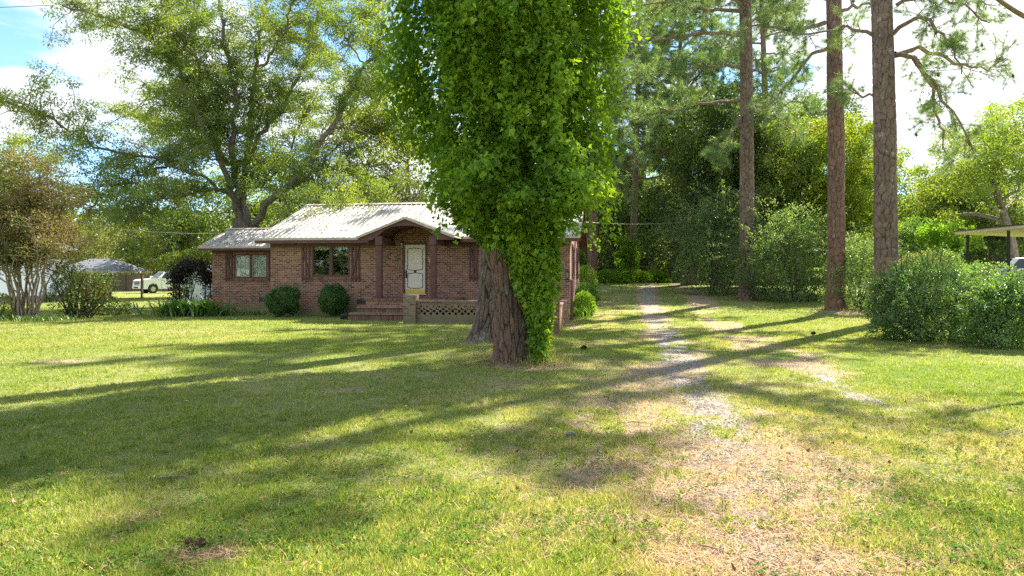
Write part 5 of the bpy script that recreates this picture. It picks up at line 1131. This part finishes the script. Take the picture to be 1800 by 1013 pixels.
def wheelarch(prof_x, r, zc): return [(prof_x-r*math.cos(t_), zc+r*math.sin(t_)) for t_ in np.linspace(0, math.pi, 9)]
tk = at(252, 66.5); heading = math.atan2(-.74, -.67)
truck = thing('pickup_truck', 'white pickup truck parked on grass in front of the board fence', 'pickup truck', (tk.x+1.7, 68.2, gzf(tk.x, 68)-.02), heading+math.pi)
# local -x is the front
prof = [(-2.85, .42), (-2.9, .75), (-2.85, 1.12), (-2.6, 1.2), (-1.35, 1.28), (.9, 1.28), (.95, 1.38), (2.9, 1.38), (2.92, .5)]+[(x, z) for x, z in wheelarch(1.85, .50, .45)[::-1]]+[(x, z) for x, z in wheelarch(-1.85, .50, .45)[::-1]]
def tex(h):
    f = MB(); f.box(-2.915, -2.86, -.62, .62, .72, 1.10); f.obj('grille', M['chrome'], truck, .01)
    f = MB(); f.box(-2.93, -2.916, -.56, .56, .77, 1.05); f.obj('grille_mesh', M['greygrille'], truck)
    for s_ in (-1, 1):
        f = MB(); f.box(-2.90, -2.6, s_*.80-.17, s_*.80+.17, .84, 1.08); f.obj('headlight', M['headlamp'], truck, .03)
        f = MB(); f.box(-1.35, -1.15, s_*(h+.02), s_*(h+.24), 1.32, 1.52) if s_ > 0 else f.box(-1.35, -1.15, -(h+.24), -(h+.02), 1.32, 1.52); f.obj('wing_mirror', M['carpaint'], truck, .03)
        f = MB(); f.box(-.02, .02, s_*h-.006, s_*h+.006, .62, 1.28); f.box(1., 1.03, s_*h-.006, s_*h+.006, .62, 1.28); f.box(-1.1, -1.08, s_*h-.006, s_*h+.006, .62, 1.28); f.obj('door_seam', M['greygrille'], truck)
    f = MB(); f.box(-3.0, -2.84, -h+.03, h-.03, .44, .70); f.obj('front_bumper', M['carpaint'], truck, .04)
    f = MB(); f.box(-3.01, -2.99, -.55, .55, .48, .60); f.obj('air_intake', M['rubber'], truck)
    f = MB(); f.box(1.0, 2.8, -.75, .75, 1.36, 1.385); f.obj('bed_liner', M['rubber'], truck)
vehicle(truck, 5.8, 2.0, prof, (-1.45, .95, -.75, .7, 1.27, 1.90, .17), (-1.85, 1.85), .40, ((.06, .52), (.54, .94)), M['carpaint'], tex); truck.scale = (1.04, 1.04, 1.12)

# carport with a white car on the right
cpz = 0
cr_ = thing('carport', 'flat cream carport roof on dark posts beyond the smaller glossy shrub', 'carport', (16.6, 25.6, gzf(16.6, 25.6)), 0)
g0 = cr_.location.z; zc0 = 3.2-g0
Q = [(0, 0, zc0), (1.0, -6.6, zc0+.1), (8.2, -5.0, zc0-.0), (6.4, 2.7, zc0-.02)]
f = MB(); f.add(Q+[(x, y, z+.10) for x, y, z in Q], [(0, 3, 2, 1), (4, 5, 6, 7), (0, 1, 5, 4), (1, 2, 6, 5), (2, 3, 7, 6), (3, 0, 4, 7)]); f.obj('roof', M['canopy'], cr_)
f = MB()
for i_ in range(4): a_, b_ = Vector(Q[i_]), Vector(Q[(i_+1) % 4]); f.bar(a_+Vector((-.03, 0, .11)), b_+Vector((-.03, 0, .11)), .06, .035)
f.obj('edge_trim', M['dark_line'], cr_)
for x, y in ((.72, .35), (.42, -2.2), (6.0, 1.8), (7.2, -4.2), (1.3, -5.9)):
    f = MB(); f.box(x-.035, x+.035, y-.035, y+.035, -.3, zc0-.01); f.obj('post', M['blackmetal'], cr_)
car0 = (22.6, 28.0)
car = thing('parked_car', 'pale car parked beyond the cream carport', 'car', (29.9, 38.5, gzf(29.9, 38.5)+.1), R(158)); car.scale = (1.25, 1.2, 1.3)
prof = [(-2.15, .35), (-2.2, .65), (-2.1, .85), (-1.1, .95), (1.6, .97), (2.15, .9), (2.2, .4)]+wheelarch(1.3, .37, .33)[::-1]+wheelarch(-1.35, .37, .33)[::-1]
def cex(h):
    for s_ in (-1, 1):
        f = MB(); f.box(-2.2, -2.0, s_*.62-.15, s_*.62+.15, .62, .76); f.obj('headlight', M['headlamp'], car, .02)
        f = MB(); f.box(2.1, 2.215, s_*.62-.15, s_*.62+.15, .62, .78); f.obj('tail_light', M['red'], car)
    f = MB(); f.box(-2.25, -2.1, -h+.05, h-.05, .38, .56); f.obj('bumper', M['carpaint'], car, .03)
vehicle(car, 4.4, 1.78, prof, (-1.15, 1.75, -.45, 1.2, .94, 1.45, .18), (-1.35, 1.3), .32, ((.08, .5), (.52, .92)), M['carpaint'], cex)
# utility pole and wires
up = thing('utility_pole', 'thin wooden utility pole beyond the glossy shrub', 'utility pole', at(1584, 62)); uz = 1.6+(487-385)/1200*62-up.location.z
f = MB(); f.cyl((0, 0, -.2), (0, 0, uz), .14, .10, 10); f.obj('pole', M['post'], up)
f = MB(); f.bar((-.35, 0, uz-.25), (.35, 0, uz-.25), .08, .1); f.obj('crossarm', M['post'], up)
def wire(label, a, b, sag, r, mat='wire'):
    a = np.array(a); b = np.array(b); t_ = np.linspace(0, 1, 24)[:, None]; p = a+(b-a)*t_; p[:, 2] -= (sag*4*t_*(1-t_))[:, 0]
    rt_ = thing('power_line', label, 'wire', tuple(p[0])); tb = Tubes(); tb.add(p, r, 5); tb.obj('cable', M[mat], rt_); solo(rt_)
wire('dark overhead cable crossing the top left corner', W(-150, 18, 16), W(560, -25, 19), .1, .008, 'darkwire')
wire('pale service wire sloping to the wing roof', W(-60, 345, 27), HW(WX0+.3, WV+1, 3.65), .5, .011)
wire('thin wire running from the gable into the drive thicket', HW(.4, 6, 4.2), W(1330, 365, 50), .5, .012)

# ------------------------------------------------------------------ grass and what lies on it
def spots(n, py0, py1, px0=-60, px1=1860):
    py = rng.uniform(py0, py1, n); px = rng.uniform(px0, px1, n); Y = FPX*CAMZ/(py-HY); X = (px-CX)/FPX*Y
    for _ in range(4):
        zz = gz(X, Y); Y = np.clip(FPX*(CAMZ-zz)/(py-HY), .6, 90); X = (px-CX)/FPX*Y
    return X, Y
def inhouse(X, Y):
    dxh, dyh = X-HX, Y-HYY; u = dxh*math.cos(YAW)+dyh*math.sin(YAW); v = -dxh*math.sin(YAW)+dyh*math.cos(YAW)
    a = (u > -12.4) & (u < .05) & (v > -.05) & (v < 8.8); b = (u > -16.2) & (u <= -12.3) & (v > 1.9) & (v < 6.1); c = (u > -8.1) & (u < -4.1) & (v > -2.5) & (v <= 0); d = (u > -5.4) & (u < -.6) & (v > -3.8) & (v < -1.8)
    return a | b | c | d
GX, GY = [], []
for n, a, b in ((260000, 800, 1050), (340000, 620, 800), (420000, 545, 620), (190000, 500, 545)):
    X, Y = spots(n, a, b); GX.append(X); GY.append(Y)
for n, a, b, c_, d_ in ((75000, 800, 1050, -1000, -60), (75000, 800, 1050, 1860, 2800), (100000, 620, 800, -1000, -60), (100000, 620, 800, 1860, 2800), (90000, 520, 620, -800, -60), (90000, 520, 620, 1860, 2600), (110000, 1050, 1700, -1200, 3000)):
    X, Y = spots(n, a, b, c_, d_); GX.append(X); GY.append(Y)
X = np.concatenate(GX); Y = np.concatenate(GY); ga, di, dr_ = ground_masks(X, Y)
tuft = fbm(X*5, Y*5, 201, 3)
keep = (rng.random(len(X)) < (1-.88*np.clip(ga*1.3, 0, 1))*(1-.72*sst(di, .12, .8))*(.55+.45*sst(tuft, .3, .6))) & ~inhouse(X, Y) & (np.hypot(X-b1.x, Y-b1.y) > .42) & (np.hypot(X-b2.x, Y-b2.y) > .7)
X, Y, di, dr_, tuft = X[keep], Y[keep], di[keep], dr_[keep], tuft[keep]; n = len(X)
P = np.stack([X, Y, gz(X, Y)-.004], -1); D = rdir(n)*rng.uniform(.35, 1.1, n)[:, None]; D[:, 2] = np.abs(D[:, 2])*.5+.62; N = rdir(n)
hgt = rng.uniform(.022, .052, n)*(.65+.8*sst(tuft, .3, .7))*(1+.35*sst(Y, 12, 30)); wid = np.interp(Y, [3, 8, 16, 30, 50], [.0042, .006, .010, .018, .03])
broad = rng.random(n) < .04; wid = np.where(broad, wid*2.2, wid)
dryv = np.clip((rng.random(n) < (dr_*.8+.3*di)).astype(float)*rng.uniform(.5, 1, n), 0, 1)
lush = 1-sst(dr_, .1, .6)
rn = np.clip(rng.random(n)*.75+.25*fbm(X*.8, Y*.8, 301, 3), 0, 1)
o = leafobj('grass', P, D, N, hgt, wid/hgt, 'bent' if False else 'tri', rn, M['grass'], extra={'dry': dryv}); tag(o, 'short patchy lawn grass, green with straw coloured blades', 'grass', kind='stuff')
# taller tufts at trunks
def ring(cx_, cy_, r0, r1, n):
    a = rng.random(n)*6.28; q = rng.uniform(r0, r1, n); return cx_+q*np.cos(a), cy_+q*np.sin(a)
XS = [ring(b1.x+.45, b1.y-.1, .2, .65, 900), ring(14.3*28.6/30, 28.5, .5, .9, 350), ring(b2.x-.6, b2.y-.3, .3, .9, 300)]
X = np.concatenate([x[0] for x in XS]); Y = np.concatenate([x[1] for x in XS]); n = len(X); P = np.stack([X, Y, gz(X, Y)], -1); D = rdir(n)*.6; D[:, 2] = np.abs(D[:, 2])+.6
o = leafobj('tall_grass', P, D, rdir(n), rng.uniform(.08, .26, n), .045, 'tri', rng.random(n), M['grass'], extra={'dry': (rng.random(n) < .45)*.9}); tag(o, 'longer tufts of grass around the pine trunk feet', 'grass', kind='stuff')
# broad leaved weeds and clover rosettes, coarse tufts
X, Y = spots(5200, 640, 1030); wm = (rng.random(len(X)) < sst(fbm(X*.7, Y*.7, 401, 3), .45, .65)); X, Y = X[wm], Y[wm]; k = 7; n = len(X)*k
a = rng.random(n)*6.28; q = rng.uniform(.0, .05, n); px_ = np.repeat(X, k)+q*np.cos(a); py_ = np.repeat(Y, k)+q*np.sin(a); P = np.stack([px_, py_, gz(px_, py_)+rng.uniform(.015, .045, n)], -1)
D = np.stack([np.cos(a), np.sin(a), rng.uniform(-.1, .4, n)], -1); N = rdir(n)*.35; N[:, 2] += 1
o = leafobj('lawn_weeds', P, D, N, rng.uniform(.014, .034, n), .75, 'rhomb', rng.uniform(.0, .45, n), M['weed']); tag(o, 'small round leaved weeds and clover growing through the lawn', 'weeds', kind='stuff')
X, Y = spots(9000, 620, 1030); ga, di, dr_ = ground_masks(X, Y); wm = (rng.random(len(X)) < (.12+sst(fbm(X*.9, Y*.9, 402, 3), .48, .66))*(1-ga)*(1-.7*di)); X, Y = X[wm], Y[wm]; k = 12; n = len(X)*k
a = rng.random(n)*6.28; q = rng.uniform(0, .025, n); px_ = np.repeat(X, k)+q*np.cos(a); py_ = np.repeat(Y, k)+q*np.sin(a); P = np.stack([px_, py_, gz(px_, py_)-.004], -1)
D = np.stack([np.cos(a), np.sin(a), rng.uniform(.5, 2., n)], -1); N = rdir(n)*.6
o = leafobj('grass_tufts', P, D, N, rng.uniform(.03, .075, n), .12, 'bent', np.clip(np.repeat(rng.random(len(X)), k)*.6+rng.random(n)*.4, 0, 1), M['grass'], extra={'dry': (rng.random(n) < .16)*.8}); tag(o, 'coarser grass tufts standing above the short lawn', 'grass', kind='stuff')
# gravel stones
X, Y = spots(90000, 520, 1020); ga, di, dr_ = ground_masks(X, Y); k = rng.random(len(X)) < ga*.9; X, Y = X[k], Y[k]; n = len(X)
ico = np.array([(0, 0, .5), (.9, 0, 0), (.28, .85, .05), (-.72, .5, 0), (-.7, -.55, .05), (.3, -.85, 0)]); fs = np.array([(0, 1, 2), (0, 2, 3), (0, 3, 4), (0, 4, 5), (0, 5, 1)])
sz = rng.uniform(.006, .02, n)*np.interp(Y, [4, 20], [1, 1.5]); an = rng.random(n)*6.28; cs, sn = np.cos(an)[:, None], np.sin(an)[:, None]; ax_ = rng.uniform(.5, 1, (n, 1))
lx = ico[None, :, 0]*sz[:, None]; ly = ico[None, :, 1]*sz[:, None]*ax_; V = np.stack([X[:, None]+lx*cs-ly*sn, Y[:, None]+lx*sn+ly*cs, (gz(X, Y)+.002)[:, None]+ico[None, :, 2]*sz[:, None]*rng.uniform(.6, 1.3, (n, 1))], -1).reshape(-1, 3)
F = (fs[None]+np.arange(n)[:, None, None]*6).reshape(-1, 3)
o = meshobj('gravel', V, F, M['gravel'], attrs={'rnd': np.repeat(rng.random(n), 6)}); tag(o, 'pale grey crushed stone worn into the drive ruts', 'gravel', kind='stuff')
# pine straw on the bare patches
X, Y = spots(170000, 520, 1020); ga, di, dr_ = ground_masks(X, Y); k = rng.random(len(X)) < di*.62+.03; X, Y = X[k], Y[k]
for cx_, cy_, r0_, nn_ in ((b1.x, b1.y, .36, 2600), (b2.x, b2.y, .5, 2200), (13.6, 28.5, .4, 1800), (12.95, 23.5, .4, 800), (11.85, 34.4, .4, 1200)):
    a = rng.random(nn_)*6.28; q = r0_+np.abs(rng.normal(size=nn_))*.42; X = np.concatenate([X, cx_+q*np.cos(a)]); Y = np.concatenate([Y, cy_+q*np.sin(a)])
n = len(X)
P = np.stack([X, Y, gz(X, Y)+.012], -1); D = rdir(n); D[:, 2] = rng.uniform(-.02, .25, n); N = np.tile([0, 0, 1.], (n, 1))
o = leafobj('pine_straw', P, D, N, rng.uniform(.05, .16, n), .055*np.interp(Y, [4, 20], [.7, 1.8]), 'tri', rng.random(n), M['straw']); tag(o, 'fallen brown pine needles over the worn patches', 'pine straw', kind='stuff')
# fallen leaves
X, Y = spots(1000, 560, 1015); n = len(X); k = rng.random(n) < np.clip(.25+.6*fbm(X*.6, Y*.6, 5, 3), 0, 1); X, Y = X[k], Y[k]; n = len(X)
P = np.stack([X, Y, gz(X, Y)+.03], -1); D = rdir(n); D[:, 2] *= .35; N = rdir(n)*.5; N[:, 2] += 1
rl = np.where(rng.random(n) < .06, 1., rng.random(n)*.8); o = leafobj('fallen_leaves', P, D, N, rng.uniform(.02, .05, n), .7, 'ivy', rl, M['litter']); tag(o, 'scattered brown and yellow fallen leaves on the lawn', 'fallen leaves', kind='stuff')
# cones, sticks, stone
def cone(px, py, lab, s=1.):
    Y = FPX*CAMZ/(py-HY); b = at(px, Y); r_ = thing('pine_cone', lab, 'pine cone', b, rng.random()*6, 'pine cones on the lawn'); f = MB()
    ax1 = Vector((.05*s, .02*s, .02*s)); 
    for k in range(7):
        rr = .035*s*math.sin(.5+k*.38)
        for q in range(8):
            a = q*math.pi/4+k*.4; c = Vector((-.04*s+k*.014*s, 0, .035*s)); d_ = Vector((.35, math.cos(a), math.sin(a))).normalized(); f.bar(c, c+d_*rr, .012*s, .006*s)
    f.obj('scales', M['cone'], r_); solo(r_)
cone(352, 966, 'dark open pine cone beside the bare patch at the bottom left', .95); cone(1026, 622, 'pine cone on sunny grass right of the creeper covered pine', 1.5); cone(1430, 590, 'pine cone on the grass near the slim pine', 1.6)
cone(333, 962, 'second pine cone touching the dark one at the bottom left', .8)
def stick(px, py, L, a, lab, r=.008):
    Y = FPX*CAMZ/(py-HY); b = at(px, Y, .02); r_ = thing('stick', lab, 'stick', b); tb = Tubes(); d_ = np.array([math.cos(a), math.sin(a), .0]); p0 = np.array(b)
    tb.add(smoothline([p0-d_*L/2, p0+[0, 0.02, .015], p0+d_*L/2], 9, .006), np.linspace(r, r*.5, 9), 6); tb.add(smoothline([p0, p0+d_*L*.2+[.0, .05, .02], p0+d_*L*.3+[0, .09, .03]], 5), r*.5, 5); tb.obj('twig', M['stem'], r_); solo(r_)
stick(307, 847, .24, .12, 'short pale stick on the shaded lawn at the left'); stick(1115, 748, .35, -.1, 'dark fallen twig near the drive', .006); stick(1190, 632, .35, .3, 'brown twig lying on the gravel rut', .01); stick(1255, 975, .3, -.8, 'thin twig on bare earth at the bottom', .005)
rk = at(1003, FPX*CAMZ/(767-HY)); rk_ = thing('rock', 'fist sized grey rock on the worn patch left of the drive', 'rock', rk); f = MB(); 
V = []; nn = 10
for i in range(6):
    ph = math.pi*i/5
    for j in range(nn): a = 2*math.pi*j/nn; q = .042*(1+.25*math.sin(3*a+i)); V.append((q*math.sin(ph)*math.cos(a)*1.3, q*math.sin(ph)*math.sin(a), .02+.035*math.cos(ph)))
f.add(V, [(i*nn+j, (i+1)*nn+j, (i+1)*nn+(j+1) % nn, i*nn+(j+1) % nn) for i in range(5) for j in range(nn)]); f.obj('stone', M['stone'], rk_); solo(rk_); solo(pot); solo(st)
print('faces', sum(len(o.data.polygons) for o in bpy.data.objects if o.type == 'MESH'))
